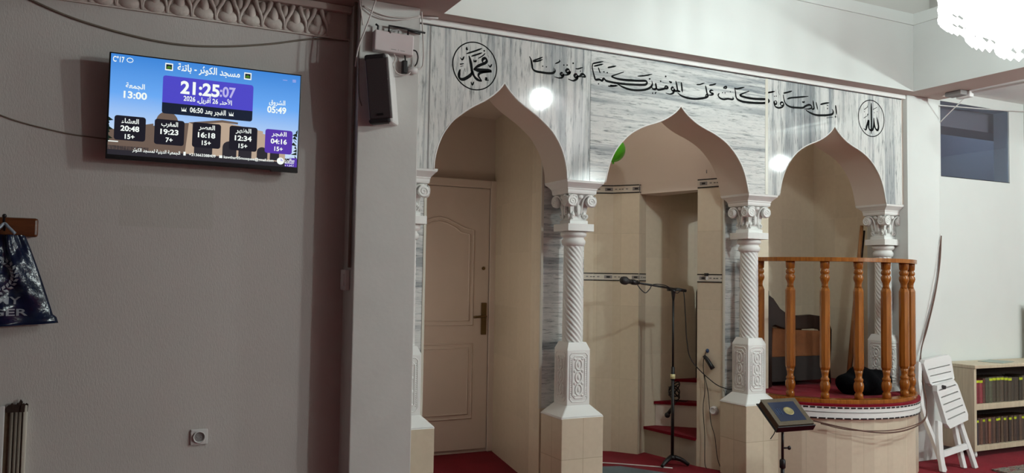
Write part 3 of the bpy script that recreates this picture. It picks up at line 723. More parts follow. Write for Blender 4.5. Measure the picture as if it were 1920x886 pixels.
def rect(u0, v0, u1, v1, mat, o, rad=.0, corners=None):
    if rad:
        P = []; asp = SW/SH
        for cx, cy, a0 in ((u1-rad, v1-rad*asp, 0), (u0+rad, v1-rad*asp, 90), (u0+rad, v0+rad*asp, 180), (u1-rad, v0+rad*asp, 270)):
            for i in range(5):
                a = math.radians(a0+90*i/4); P.append((cx+rad*math.cos(a), cy+rad*asp*math.sin(a)))
    else: P = [(u0, v0), (u1, v0), (u1, v1), (u0, v1)]
    S.face([su(u, v, o) for u, v in P], mat, P)
def poly(P, mat, o): S.face([su(u, v, o) for u, v in P], mat)
rect(0, 0, 1, 1, 0, 0)
# the mosque photograph behind the cards
rect(0, 0, 1, .09, 7, 1)
poly([(.0, .05), (.22, .05), (.22, .34), (.0, .24)], 6, 1)
poly([(.20, .06), (.43, .06), (.43, .385), (.36, .37), (.20, .31)], 6, 2)
poly([(.232, .36)]+[(.289+.057*math.cos(math.radians(a)), .36+.115*math.sin(math.radians(a))) for a in range(180, -1, -15)][1:], 6, 3)
poly([(.385, .06), (.575, .06), (.575, .44), (.40, .385)], 5, 4)
poly([(.40, .385), (.575, .44), (.66, .43), (.66, .41), (.575, .415), (.42, .37)], 6, 6)
poly([(.565, .06), (.80, .06), (.80, .36), (.565, .425)], 5, 5)
poly([(.76, .05), (.93, .05), (.93, .30), (.76, .345)], 5, 5)
def uarch(u, w_, v1, mat, o):
    poly([(u-w_, .06)]+[(u+w_*math.cos(math.radians(a)), v1+w_*1.7*math.sin(math.radians(a))) for a in range(180, -1, -20)]+[(u+w_, .06)], mat, o)
for u, w_, v in ((.48, .048, .17), (.62, .038, .16), (.705, .036, .15), (.80, .03, .14), (.87, .026, .13)): uarch(u, w_, v, 7, 6)
for i in range(9): poly([(.972+.014*math.cos(i*2.4), .10+.035*i), (.985+.012*math.sin(i), .13+.035*i), (.996, .10+.033*i)], 10, 5)
for i in range(8): poly([(0, .12+.03*i), (.012+.012*math.sin(i*2), .13+.03*i), (0, .16+.03*i)], 10, 5)
# cards
rect(.259, .453, .737, .84, 2, 8, .014); rect(.259, .565, .737, .84, 1, 9, .014); rect(.259, .565, .737, .62, 1, 9)
for i, (u0, u1) in enumerate(((.028, .182), (.226, .378), (.420, .570), (.616, .769), (.813, .968))):
    rect(u0, .135+(.0 if i else .012), u1, .392, 8 if i == 4 else 3, 8, .014)
for u in (.287, .703):
    rect(u-.02, .893, u+.02, .967, 4, 8); rect(u-.015, .905, u+.015, .955, 2, 9)
    poly([(u-.012, .912)]+[(u+.012*math.cos(math.radians(a)), .918+.022*math.sin(math.radians(a))) for a in range(180, -1, -30)]+[(u+.012, .912)], 11, 10)
rect(.955, .028, .999, .10, 8, 8); rect(.93, .002, 1, .05, 8, 8)
AR = {'ا':(0xFE8D,0),'أ':(0xFE83,0),'ب':(0xFE8F,1),'ة':(0xFE93,0),'ت':(0xFE95,1),'ث':(0xFE99,1),'ج':(0xFE9D,1),'ح':(0xFEA1,1),'د':(0xFEA9,0),'ر':(0xFEAD,0),'س':(0xFEB1,1),'ش':(0xFEB5,1),'ص':(0xFEB9,1),'ظ':(0xFEC5,1),'ع':(0xFEC9,1),'غ':(0xFECD,1),'ف':(0xFED1,1),'ق':(0xFED5,1),'ك':(0xFED9,1),'ل':(0xFEDD,1),'م':(0xFEE1,1),'ن':(0xFEE5,1),'ه':(0xFEE9,1),'و':(0xFEED,0),'ي':(0xFEF1,1),'ء':(0xFE80,None)}
def shape(word):
    """joins Arabic letters into their presentation forms, returned in left-to-right drawing order"""
    word = word.replace('لأ', '\u0001')
    out = []; n = len(word)
    for i, ch in enumerate(word):
        if ch == '\u0001':
            pj = i > 0 and word[i-1] in AR and AR[word[i-1]][1] == 1
            out.append(chr(0xFEF8 if pj else 0xFEF7)); continue
        if ch not in AR: out.append(ch); continue
        base, dual = AR[ch]
        if dual is None: out.append(chr(base)); continue
        pj = i > 0 and word[i-1] in AR and AR[word[i-1]][1] == 1
        nj = dual == 1 and i+1 < n and (word[i+1] in AR and AR[word[i+1]][1] is not None or word[i+1] == '\u0001')
        off = (3 if (pj and nj) else 2 if nj else 1 if pj else 0) if dual == 1 else (1 if pj else 0)
        out.append(chr(base+off))
    return ''.join(out[::-1])
def ar(s): return ' '.join(shape(wd) if any(c in AR for c in wd) else wd for wd in s.split(' ')[::-1])
def text_faces(body, bold=0):
    cu = bpy.data.curves.new('t', 'FONT'); cu.body = body; cu.resolution_u = 3; cu.offset = bold
    o = bpy.data.objects.new('t', cu); col.objects.link(o)
    me = o.evaluated_get(bpy.context.evaluated_depsgraph_get()).to_mesh()
    V = [v.co.copy() for v in me.vertices]; F = [tuple(p.vertices) for p in me.polygons]
    bpy.data.objects.remove(o); bpy.data.curves.remove(cu)
    return V, F
def stext(body, u, v, hgt, mat=4, o=12, bold=.02, wid=None, cap=.71):
    """text centred on (u, v); hgt = height of a capital in v units"""
    V, F = text_faces(body, bold)
    x0 = min(p.x for p in V); x1 = max(p.x for p in V); y0 = min(p.y for p in V); y1 = max(p.y for p in V)
    k = hgt*SH/cap
    kx = k if not wid else wid*SW/(x1-x0)
    c = su(u, v, o)
    vv = [S.b.verts.new((c[0]+(p.x-(x0+x1)/2)*kx, c[1], c[2]+(p.y-(y0+y1)/2)*k)) for p in V]
    for f in F:
        try: S.b.faces.new([vv[i] for i in f]).material_index = mat
        except ValueError: pass
stext(ar('مسجد الكوثر - باتنة'), .495, .930, .07, wid=.33)
stext('21:25', .452, .738, .125, wid=.205, bold=.035); stext(':07', .598, .735, .105, 9, wid=.085, bold=.03)
stext(ar('الأحد, 26 أفريل, 2026'), .495, .628, .050, wid=.255)
stext(ar('الفجر بعد 06:50'), .497, .508, .052, wid=.19)
for u in (.372, .622):
    for k in range(3): poly([(u-.012+k*.008, .50), (u-.006+k*.008, .50), (u-.014+k*.013, .535)], 4, 12)
    poly([(u-.014, .492), (u+.014, .492), (u+.008, .507), (u-.008, .507)], 4, 12)
stext(ar('الجمعة'), .123, .693, .05, wid=.094); stext('13:00', .125, .605, .068, wid=.115, bold=.03)
stext(ar('الشروق'), .873, .678, .05, wid=.092); stext('05:49', .872, .603, .068, wid=.108, bold=.03)
for u, nm, tm, pl_ in ((.105, 'العشاء', '20:48', '15+'), (.302, 'المغرب', '19:23', '7+'), (.495, 'العصر', '16:18', '15+'), (.692, 'الظهر', '12:34', '15+'), (.891, 'الفجر', '04:16', '15+')):
    stext(ar(nm), u, .342, .046, wid=.085); stext(tm, u, .267, .052, wid=.092, bold=.03); stext(pl_, u, .186, .046, bold=.025)
stext('C°17', .037, .948, .055, wid=.055); 
S.tube([su(.08+.012*math.cos(a/8*2*PI)*1.3+.012, .95+.022*math.sin(a/8*2*PI), 12) for a in range(8)], .0018, 4, 4, 0, True)
stext(ar('الجمعية الدينية لمسجد الكوثر'), .241, .056, .034, wid=.24)
rect(.378, .040, .390, .078, 4, 12); stext('+213663388409', .477, .056, .028, wid=.14)
rect(.566, .042, .583, .070, 4, 12); stext('kawthar05mosquee@gmail.com', .728, .053, .028, wid=.275)
poly([(.905+.021*math.cos(i*PI/8), .058+.038*math.sin(i*PI/8)) for i in range(16)], 4, 11); poly([(.905, .058), (.905, .09), (.922, .058)], 9, 12)
stext(ar('مواقيت'), .957, .072, .034, wid=.055); stext('MAWAQIT', .957, .042, .018, wid=.055); stext('v 1.24.1', .955, .016, .016, wid=.05)
rect(.955, .945, .975, .950, 9, 10); rect(.955, .934, .975, .939, 9, 10); rect(.955, .923, .975, .928, 9, 10); rect(.90, .932, .925, .937, 9, 10)
rect(.002, .125, .05, .135, 4, 10)
L2(S).build('screen', SM, tv, label='lit screen with prayer time cards over a mosque photograph', recal=False)

# ---- things on the television wall
def sock(loc, label, face, w_=.083, h_=.08):
    r = empty('power_socket', loc, label, 'socket', rot=face)
    mm = wmat(r)
    m = MB(); m.box(-w_/2, w_/2, -.012, -.001, -h_/2, h_/2, bev=.004)
    for v in m.b.verts: v.co = mm @ v.co
    m.build('face_plate', M['white'], r)
    m = MB(); m.lathe([(.030, -.0125), (.031, -.022), (.026, -.022), (.024, -.0115), (.0, -.0115)], seg=20, mx=Matrix.Rotation(PI/2, 4, 'X') @ Matrix.Diagonal((1, 1, -1, 1)), cap=False)
    for v in m.b.verts: v.co = mm @ Vector((v.co.x, v.co.y, v.co.z))
    m.build('socket_ring', M['white'], r)
    m = MB(); m.lathe([(.0245, -.0128), (0, -.0129)], seg=18, mx=Matrix.Rotation(PI/2, 4, 'X') @ Matrix.Diagonal((1, 1, -1, 1)), cap=False)
    for sx in (-1, 1): m.ball((sx*.009, -.013, 0), .0035, .002, .0035, u=8, v=5)
    for v in m.b.verts: v.co = mm @ v.co
    m.build('socket_well', M['grey'], r)
    return r
sock((.476, 4.645, .562), 'white wall socket low on the grey wall below the television', (0, 0, 0))
rack = empty('coat_rack', (-.51, 4.62, 1.62), 'dark brown wooden coat rail on the wall at the left edge', 'coat rack')
m = MB(); m.box(-.79, -.296, 4.610, 4.644, 1.578, 1.670, bev=.012); m.build('board', M['rackwood'], rack)
for x in (-.432, -.66):
    m = MB(); m.tube([(x, 4.612, 1.636), (x, 4.585, 1.636), (x-.002, 4.562, 1.649), (x, 4.555, 1.67)], .006, 8, 0, 3); m.tube([(x, 4.608, 1.626), (x, 4.585, 1.606), (x, 4.572, 1.61), (x, 4.566, 1.625)], .005, 8, 0, 3)
    m.ball((x, 4.555, 1.672), .010); m.build('hook', M['metal'], rack, label='bent metal hook')
# navy plastic bag hanging from the hook
bag = empty('plastic_bag', (-.46, 4.57, 1.15), 'navy blue plastic shopping bag with pale print hanging from the coat rail', 'bag')
BZ0, BZ1 = 1.150, 1.584
def bagpt(u, v):
    hw = .092+.165*(1-v)**.9; cxx = -.46+.02*v; z = BZ0+(BZ1-BZ0)*v
    if v < .08: hw += .012
    z -= .035*(1-v)*(max(0, u))*0 + .03*(1-v)*u*-.5
    wr = .010*math.sin(9*u+5*v)+.007*math.sin(17*v-6*u)+.006*math.sin(23*u*v+2)
    d = (.062*(1-abs(u)**2.4)*(.35+.65*math.sin(PI*min(1, v*.8+.1))))
    return Vector((cxx+u*hw, 4.59-d-wr*(1-abs(u)**3), z))
m = MB(); NU, NV = 36, 30; g = []
for j in range(NV+1):
    g.append([m.b.verts.new(bagpt(-1+2*i/NU, j/NV)) for i in range(NU+1)])
for j in range(NV):
    for i in range(NU):
        f = m.b.faces.new([g[j][i], g[j][i+1], g[j+1][i+1], g[j+1][i]]); f.smooth = True
bk = []
for j in range(NV+1):
    bk.append([g[j][0]]+[m.b.verts.new(Vector((bagpt(-1+2*i/NU, j/NV).x, 4.602+.02*(1-(2*i/NU-1)**2), bagpt(-1+2*i/NU, j/NV).z))) for i in range(1, NU)]+[g[j][NU]])
for j in range(NV):
    for i in range(NU):
        f = m.b.faces.new([bk[j][i], bk[j+1][i], bk[j+1][i+1], bk[j][i+1]]); f.smooth = True
for i in range(NU):
    q = [g[0][i], g[0][i+1], bk[0][i+1], bk[0][i]]; q = [v for n_3, v in enumerate(q) if v not in q[:n_3]]
    if len(q) > 2: m.b.faces.new(q)
body = m.build('body', M['nav'], bag, recal=False)
def onbag(x, z):
    v = min(1, max(0, (z-BZ0)/(BZ1-BZ0))); hw = .092+.165*(1-v)**.9; u = max(-.98, min(.98, (x+.46-.02*v)/hw)); p = bagpt(u, v)
    return Vector((x, p.y-.0035, z))
m = MB()
for body_, xc, zc, h_, wd in (('TOMMY', -.475, 1.258, .034, .25), ('HILFIGER', -.478, 1.203, .032, .315)):
    V, F = text_faces(body_, .02); x0 = min(p.x for p in V); x1 = max(p.x for p in V); k = wd/(x1-x0)
    vv = [m.b.verts.new(onbag(xc+(p.x-(x0+x1)/2)*k, zc+p.y*h_/.71)) for p in V]
    for f in F:
        try: m.b.faces.new([vv[i] for i in f])
        except ValueError: pass
for sx in (1, -1):
    for i in range(11):
        a = -1.25+i*.235; x = -.475+sx*.097*math.cos(a); z = 1.388+.078*math.sin(a)
        for s2 in (-1, 1):
            d = Vector((sx*-math.sin(a), 0, math.cos(a))); q = Vector((sx*math.cos(a), 0, math.sin(a)))*s2
            tip = Vector((x, 0, z))+d*.018+q*.018; mid = Vector((x, 0, z))+d*.004+q*.014; mid2 = Vector((x, 0, z))+d*.016+q*.006
            m.face([onbag(p.x, p.z) for p in (Vector((x, 0, z)), mid, tip, mid2)])
m.build('print', M['print'], body, label='pale printed lettering and laurel', recal=False)
for dx in (0, .03):
    m = MB(); m.tube([(-.53+dx*.2, 4.548, 1.50), (-.50, 4.545-dx*.4, 1.565), (-.45, 4.555-dx*.3, 1.615), (-.432, 4.562, 1.637), (-.412, 4.557-dx*.3, 1.618), (-.385, 4.55-dx*.4, 1.59)], .007, 8, 0, 4)
    m.build('carry_strap', M['strap'], bag, label='pale carry strap')
# boxed pipe chase at the lower left
pc = empty('pipe_boxing', (-.365, 4.635, 0), 'brown upright boxing with cream edges and torn top at the lower left wall', 'boxing')
MB().box(-.40, -.324, 4.626, 4.644, .001, .758).build('back_board', M['brownbox'], pc)
for x0, x1, n_2 in ((-.423, -.40, 'white'), (-.324, -.307, 'trim')):
    MB().box(x0, x1, 4.612, 4.644, .001, .772, bev=.004).build('edge_strip', M[n_2], pc, label='pale edge strip')
for i, x in enumerate((-.373, -.355, -.339)): MB().tube([(x, 4.619, .002), (x+.002, 4.619, .74)], .008, 8, 0, 0).build('pipe', M['cable_g'], pc)
m = MB()
random.seed(11)
for i in range(7):
    x = -.396+.012*i; h = random.uniform(.02, .055)*(1 if i > 2 else .5)
    m.prism([(x, .74), (x+.018, .74), (x+.020, .758+h*.7), (x+.011, .758+h), (x+.002, .758+h*.5)], 4.609+random.uniform(0, .008), 4.628)
m.build('torn_top', M['torn'], pc, label='torn dark top')
# slack cables on the television wall
def cable(name, pts, r, mat, label, cat='cable', group=None, sm=6, seg=7):
    return MB().tube(pts, r, seg, 0, sm).build(name, M[mat], None, label, cat, group)
cable('cable', [(-.57, 4.639, 2.818), (-.414, 4.638, 2.758), (-.184, 4.638, 2.680), (.09, 4.638, 2.630), (.32, 4.638, 2.616), (.55, 4.638, 2.639), (.78, 4.638, 2.685), (1.01, 4.637, 2.745), (1.212, 4.636, 2.765)], .0055, 'cable_g', 'slack grey cable sagging along the wall above the television')
cable('cable', [(-.57, 4.64, 2.197), (-.414, 4.64, 2.142), (-.23, 4.64, 2.105), (-.11, 4.64, 2.092), (.09, 4.64, 2.082)], .0035, 'cable_g', 'thin cable on the wall running in behind the left side of the television')
# light switch on the side of the pillar
sw = empty('light_switch', (1.205, 4.55, 1.39), 'white light switch on the shaded side of the grey pillar', 'switch')
MB().box(1.192, 1.2195, 4.50, 4.60, 1.335, 1.45, bev=.005).build('switch_plate', M['white'], sw)
MB().box(1.186, 1.1925, 4.515, 4.575, 1.36, 1.425, bev=.002).build('rocker', M['white'], sw)
cable('cable', [(1.208, 4.475, 2.94), (1.208, 4.478, 2.2), (1.208, 4.476, 1.46)], .009, 'cable_g', 'conduit running down the pillar edge to the light switch', 'conduit', sm=2)
# ---- loudspeaker, router and cords on the pillar
spk = empty('loudspeaker', (1.345, 4.40, 2.44), 'slim dark grilled loudspeaker with pale sides on the grey pillar', 'speaker', rot=(math.radians(3), math.radians(-5), math.radians(-30)))
def local(m, r):
    mm = wmat(r)
    for v in m.b.verts: v.co = mm @ v.co
    return m
m = MB(); m.box(-.066, .066, -.075, .085, -.19, .19, bev=.012); local(m, spk).build('housing', M['white'], spk)
m = MB(); m.box(-.060, .060, -.090, -.073, -.165, .165, bev=.006); m.box(.052, .0655, -.085, -.07, -.165, .168, 1, bev=.003); local(m, spk).build('grille', [M['grille'], M['grey']], spk, label='dark grille')
for za, zb in ((.155, .19), (-.19, -.160)):
    m = MB(); m.box(-.067, .052, -.088, -.02, za, zb, bev=.013); local(m, spk).build('end_cap', M['dgrey'], spk)
m = MB(); m.box(-.016, .018, -.092, -.089, -.148, -.136); local(m, spk).build('badge', M['black'], spk)
m = MB(); m.box(-.03, .03, .08, .13, -.05, .05); local(m, spk).build('bracket', M['metal'], spk)
rt = empty('router', (1.405, 4.40, 2.715), 'pale router box with folded black antennas above the loudspeaker', 'router', rot=(0, math.radians(1.6), 0))
m = MB(); m.box(-.113, .113, -.022, .028, -.056, .058, bev=.006); local(m, rt).build('case', M['pinkwhite'], rt)
m = MB(); m.box(-.018, .012, -.0228, -.021, -.041, -.038); m.box(.036, .062, -.0228, -.021, -.041, -.038); m.box(.0235, .0255, -.0228, -.021, -.043, -.034); local(m, rt).build('printed_mark', M['grey'], rt)
for i, (x, pts) in enumerate(((-.092, [(-.092, 0, .05), (-.092, 0, .085), (-.107, -.002, .092)]),
        (-.028, [(-.028, .004, .05), (-.028, .004, .098), (.06, .004, .099), (.185, .002, .094)]),
        (.028, [(.030, .008, .05), (.030, .008, .085), (-.01, -.01, .070), (-.03, -.025, .052)]),
        (.083, [(.085, .006, .05), (.085, .006, .088), (.12, .006, .088), (.158, .006, .086)]))):
    m = MB(); m.tube(pts, .0062, 7, 0, 0); local(m, rt).build('antenna', M['black' if i != 2 else 'grey'], rt, label='folded antenna')
pa = empty('power_adaptor', (1.50, 4.405, 2.585), 'black and white plug adaptor dangling under the router', 'adaptor')
MB().box(1.462, 1.492, 4.395, 4.425, 2.556, 2.63, bev=.006).build('plug', M['black'], pa)
m = MB(); m.lathe([(.019, 0), (.019, .055), (.016, .058)], seg=16, mx=Matrix.Translation((1.493, 4.41, 2.58)) @ Matrix.Rotation(PI/2, 4, 'Y')); m.build('adaptor_body', M['white'], pa)
cable('cable', [(1.463, 4.405, 2.67), (1.474, 4.40, 2.655), (1.478, 4.40, 2.63), (1.478, 4.405, 2.61)], .0042, 'cable_b', 'short black lead from the router down to its plug')
cable('cable', [(1.515, 4.405, 2.695), (1.54, 4.40, 2.69), (1.552, 4.40, 2.66), (1.548, 4.405, 2.625), (1.535, 4.41, 2.605)], .0042, 'cable_b', 'black lead looping out of the right side of the router')
cable('cable', [(1.408, 4.40, 2.662), (1.418, 4.395, 2.63), (1.405, 4.395, 2.595), (1.425, 4.395, 2.555), (1.462, 4.40, 2.545), (1.50, 4.40, 2.555), (1.525, 4.405, 2.59), (1.535, 4.41, 2.62)], .0034, 'cable_w', 'white lead hanging in a loop below the router')
cable('cable', [(1.577, 4.425, 2.93), (1.583, 4.42, 2.84), (1.59, 4.42, 2.74), (1.592, 4.42, 2.665), (1.585, 4.42, 2.61), (1.55, 4.415, 2.59)], .0038, 'cable_w', 'white lead rising from the adaptor to the ceiling at the pillar corner')
cable('cable', [(1.24, 4.425, 2.35), (1.222, 4.422, 2.42), (1.218, 4.424, 2.6), (1.222, 4.424, 2.8), (1.222, 4.424, 2.93)], .003, 'cable_g', 'thin lead from the loudspeaker up the pillar edge')
cable('cord', [(1.29, 4.35, 2.951), (1.262, 4.36, 2.85), (1.232, 4.38, 2.75), (1.205, 4.40, 2.66), (1.195, 4.41, 2.56)], .0042, 'cable_w', 'pale cord hanging slantwise at the top left of the pillar', 'cord')
cable('cord', [(1.212, 4.42, 2.951), (1.222, 4.42, 2.88), (1.235, 4.42, 2.80)], .0038, 'cable_w', 'short pale cord crossing behind the slanting cord at the pillar top', 'cord')
for k, (dz, lb) in enumerate(((0, 'upper of two pale cords draped along the top of the pillar'), (-.02, 'lower of two pale cords draped along the top of the pillar'))):
    cable('cord', [(1.235, 4.423+dz*.4, 2.91+dz*.4), (1.30, 4.42+dz*.4, 2.885+dz), (1.38, 4.42+dz*.4, 2.872+dz), (1.48, 4.42+dz*.4, 2.88+dz*.6), (1.568, 4.422+dz*.4, 2.905+dz*.4)], .0035, 'cable_w', lb, 'cord')

# ---- green balloon in the mihrab
bl = empty('balloon', (3.655, 5.60, 2.36), 'green balloon hanging high in the mihrab recess', 'balloon')
m = MB(); m.ball((3.655, 5.60, 2.462), .098, .098, .10, u=24, v=16); m.b.verts.ensure_lookup_table()
m.build('skin', M['green'], bl)
m = MB(); m.lathe([(.012, 0), (.006, .008), (.009, .016)], (3.655, 5.60, 2.348), 10); m.build('knot', M['green'], bl)
MB().tube([(3.655, 5.60, 2.352), (3.66, 5.62, 2.33), (3.67, 5.68, 2.60), (3.68, 5.72, 2.958)], .0016, 5, 0, 5).build('string', M['cable_w'], bl)
# ---- microphone stand
ms = empty('microphone_stand', (3.95, 5.19, 0), 'black boom microphone stand standing in the mihrab before the stair', 'microphone stand')
X, Y = 3.95, 5.19
m = MB(); m.lathe([(.030, .05), (.030, .075), (.016, .085)], (X, Y, 0), 16)
for a in (195, 330, 80):
    d = Vector((math.cos(math.radians(a)), math.sin(math.radians(a)), 0)); L = .125 if a != 80 else .09
    m.tube([Vector((X, Y, .066))+d*.012, Vector((X, Y, .05))+d*L*.55, Vector((X, Y, .014))+d*L], lambda t: .020*(1-.35*t), 8, 0, 4)
m.build('base', M['black'], ms)
MB().tube([(X, Y, .07), (X, Y, .72)], .0125, 10, 0, 0).build('lower_tube', M['black'], ms)
MB().tube([(X, Y, .70), (X, Y, 1.31)], .0085, 10, 0, 0).build('upper_tube', M['black'], ms)
m = MB(); m.lathe([(.012, 0), (.018, .006), (.018, .05), (.014, .055), (.014, .10), (.010, .105)], (X, Y, .65), 14); cl = m.build('clutch', M['black'], ms)
MB().lathe([(.0187, .010), (.0187, .046)], (X, Y, .653), 14).build('label', M['yellow'], cl, label='cream paper label')
m = MB(); m.lathe([(.008, 0), (.014, .04), (.018, .075), (.016, .095)], (X, Y, 1.26), 14); m.box(X-.055, X+.06, Y-.016, Y+.012, 1.335, 1.36, bev=.006); m.build('boom_joint', M['black'], ms)
bd = (Vector((3.515, 5.10, 1.400)), Vector((4.075, 5.20, 1.338)))
MB().tube(bd, .008, 10, 0, 0).build('boom', M['black'], ms)
MB().tube([bd[0].lerp(bd[1], .87), bd[1]], .0125, 10, 0, 0).build('counterweight', M['black'], ms)
mic = empty('microphone', bd[0], 'black handheld microphone on the left end of the boom stand', 'microphone')
dv = (bd[0]-bd[1]).normalized()
m = MB(); rot = dv.to_track_quat('Z', 'Y').to_matrix().to_4x4(); T = Matrix.Translation(bd[0]) @ rot
m.lathe([(.012, -.06), (.013, -.02), (.016, .03), (.021, .06), (.023, .066)], seg=16, mx=T); m.build('handle', M['black'], mic)
m = MB(); m.lathe([(.022, .064), (.029, .072), (.031, .09), (.029, .108), (.021, .122), (.008, .129)], seg=16, mx=T); m.build('grille', M['dgrey'], mic)
m = MB(); m.lathe([(.019, -.03), (.021, .0), (.019, .02)], seg=14, mx=T); m.build('clip', M['black'], mic)
tl = bd[0]-dv*.03
cable('cable', [tl, tl+Vector((.03, -.01, -.045)), tl+Vector((.075, -.012, -.075)), tl+Vector((.12, 0, -.05)), tl+Vector((.165, .01, -.012)), bd[0].lerp(bd[1], .6)+Vector((0, -.012, .012)), bd[0].lerp(bd[1], .80)+Vector((0, -.014, -.03)), bd[0].lerp(bd[1], .93)+Vector((0, -.014, -.004)), Vector((4.055, 5.175, 1.15)), Vector((4.06, 5.16, .95)), Vector((4.085, 5.13, .80)), Vector((4.15, 4.96, .655)), Vector((4.205, 4.87, .615)), Vector((4.235, 4.84, .615))], .0038, 'cable_b', 'black microphone lead looping from the boom to the column foot')
# ---- small fittings on the mihrab's right wall
def nrw(t): return Vector((4.125+t*(4.205-4.125), 5.12+t*(4.91-5.12), 0))
ang = math.atan2(4.91-5.12, 4.205-4.125)
hk = empty('wall_hook', nrw(.42)+Vector((-.004, -.002, .885)), 'small blue hook on the tiles right of the stair opening', 'hook')
m = MB(); c = nrw(.42)+Vector((-.006, -.002, .885)); m.ball(c, .016, .010, .016); m.tube([c, c+Vector((-.012, -.004, -.004)), c+Vector((-.014, -.005, .01))], .004, 6, 0, 2); m.build('hook_body', M['blue'], hk)
dv_ = empty('corded_microphone', nrw(.45)+Vector((-.02, -.01, .72)), 'small black corded microphone hanging from the blue hook', 'microphone')
c = nrw(.42)+Vector((-.025, -.012, 0))
m = MB(); m.tube([c+Vector((-.006, .02, .845)), c+Vector((.004, -.005, .82)), c+Vector((.022, -.05, .755))], lambda t: .013+.005*t, 10, 0, 3); m.build('body', M['black'], dv_)
m = MB(); m.tube([c+Vector((.004, .008, .878)), c+Vector((0, .012, .862)), c+Vector((-.004, .016, .845))], .003, 6, 0, 2); m.build('loop', M['cable_b'], dv_)
cable('cable', [c+Vector((-.006, .02, .845)), c+Vector((-.012, .02, .76)), c+Vector((-.004, .01, .60)), c+Vector((-.012, .02, .45)), c+Vector((-.004, .01, .25)), c+Vector((-.01, .0, .05)), c+Vector((-.01, -.02, .006))], .0028, 'cable_b', 'thin lead dropping straight to the floor below the hanging microphone')
cable('cable', [c+Vector((-.004, .015, .70)), c+Vector((.012, -.01, .56)), c+Vector((.012, -.04, .36)), c+Vector((.026, -.07, .25)), c+Vector((.034, -.09, .1)), c+Vector((.05, -.12, .006))], .0028, 'cable_b', 'thin lead slanting past the round socket to the floor')
cable('cable', [(4.215, 4.885, .60), (4.205, 4.885, .50), (4.19, 4.89, .36), (4.195, 4.885, .2), (4.205, 4.875, .1), (4.2, 4.87, .006)], .0028, 'cable_b', 'thin lead running from the column foot down beside the plinth')
rs = empty('round_socket', nrw(.68)+Vector((0, 0, .44)), 'round white socket on the tiles left of the column plinth', 'socket')
nn = Vector((-(5.12-4.91), -(4.205-4.125), 0)).normalized()
T = Matrix.Translation(nrw(.68)+Vector((0, 0, .44))) @ nn.to_track_quat('Z', 'Y').to_matrix().to_4x4()
MB().lathe([(.034, 0), (.033, .018), (.028, .026)], seg=20, mx=T).build('base', M['white'], rs)
MB().lathe([(.027, .0255), (.025, .031), (.02, .031), (.019, .0265)], seg=20, mx=T).build('face_ring', M['white'], rs)
lw = empty('wall_clip', nrw(.37)+Vector((0, 0, 1.46)), 'small black clip stuck on the border tiles right of the stair', 'clip')
MB().box(-.015, .015, -.012, .012, 0, .022, mx=Matrix.Translation(nrw(.37)+Vector((-.008, -.004, 1.455))), bev=.004).build('clip_body', M['black'], lw)
MB().box(-.007, .007, -.006, .006, -.03, 0, mx=Matrix.Translation(nrw(.37)+Vector((-.006, -.003, 1.455))), bev=.002).build('clip_tab', M['white'], lw)
# microphone lying on the first stair tread
fm = empty('microphone', (4.22, 5.57, .25), 'black microphone hanging by its lead over the edge of the second stair tread', 'microphone')
m = MB(); m.tube([(4.20, 5.575, .325), (4.235, 5.555, .385)], lambda t: .011+.005*(1-t), 10, 0, 0); m.build('handle', M['black'], fm)
m = MB(); m.ball((4.193, 5.579, .312), .023); m.build('grille', M['dgrey'], fm)
cable('cable', [(4.235, 5.555, .385), (4.262, 5.55, .425), (4.32, 5.58, .420), (4.36, 5.55, .42), (4.40, 5.58, .422)], .0035, 'cable_b', 'black lead trailing over the stair tread from the lying microphone')
m = MB()
for i in range(5):
    a = i*1.26; m.tube([(4.285+.05*math.cos(a+t*2*PI/10), 5.61+.03*math.sin(t*2*PI/10+a), .475+.012*i+.048*math.sin(t*2*PI/10)) for t in range(10)], .005, 6, 0, 2, True)
m.build('cable_coil', M['cable_b'], None, 'coil of black cable standing on the second stair tread in the shadow', 'cable')
# ---- rugs
rg = MB().prism([(3.05, 4.62), (3.78, 4.62), (3.78, 4.93), (3.55, 5.30), (3.05, 5.45)], .002, .012, fn=lambda u, v, d: (u, v, d)).build('rug', M['greyrug'], None, 'blue grey rug on the red carpet in the mihrab', 'rug')
t = NT('patterned_rug_pile'); vv = t.noise(9, 5, t.coords((1, 1.6, 1)), .7, 2)
t.fin(t.ramp(vv, [(.32, '2d2b30'), (.42, '6d6a63'), (.5, '8d8578'), (.56, '6b2a33'), (.66, '4b4c54')]), .95, 0, .1)
MB().box(6.15, 7.9, 3.2, 4.12, .002, .014).build('rug', t.m, None, 'patterned grey prayer rug before the low bookcase at the right', 'rug')
m = MB(); m.tube([(2.90, 5.86, .004), (3.3, 5.62, .004), (3.6, 5.40, .004), (3.9, 5.12, .004)], .006, 5, 0, 2); m.build('carpet_seam', M['cable_w'], None, 'pale seam across the red carpet in the mihrab', 'seam')

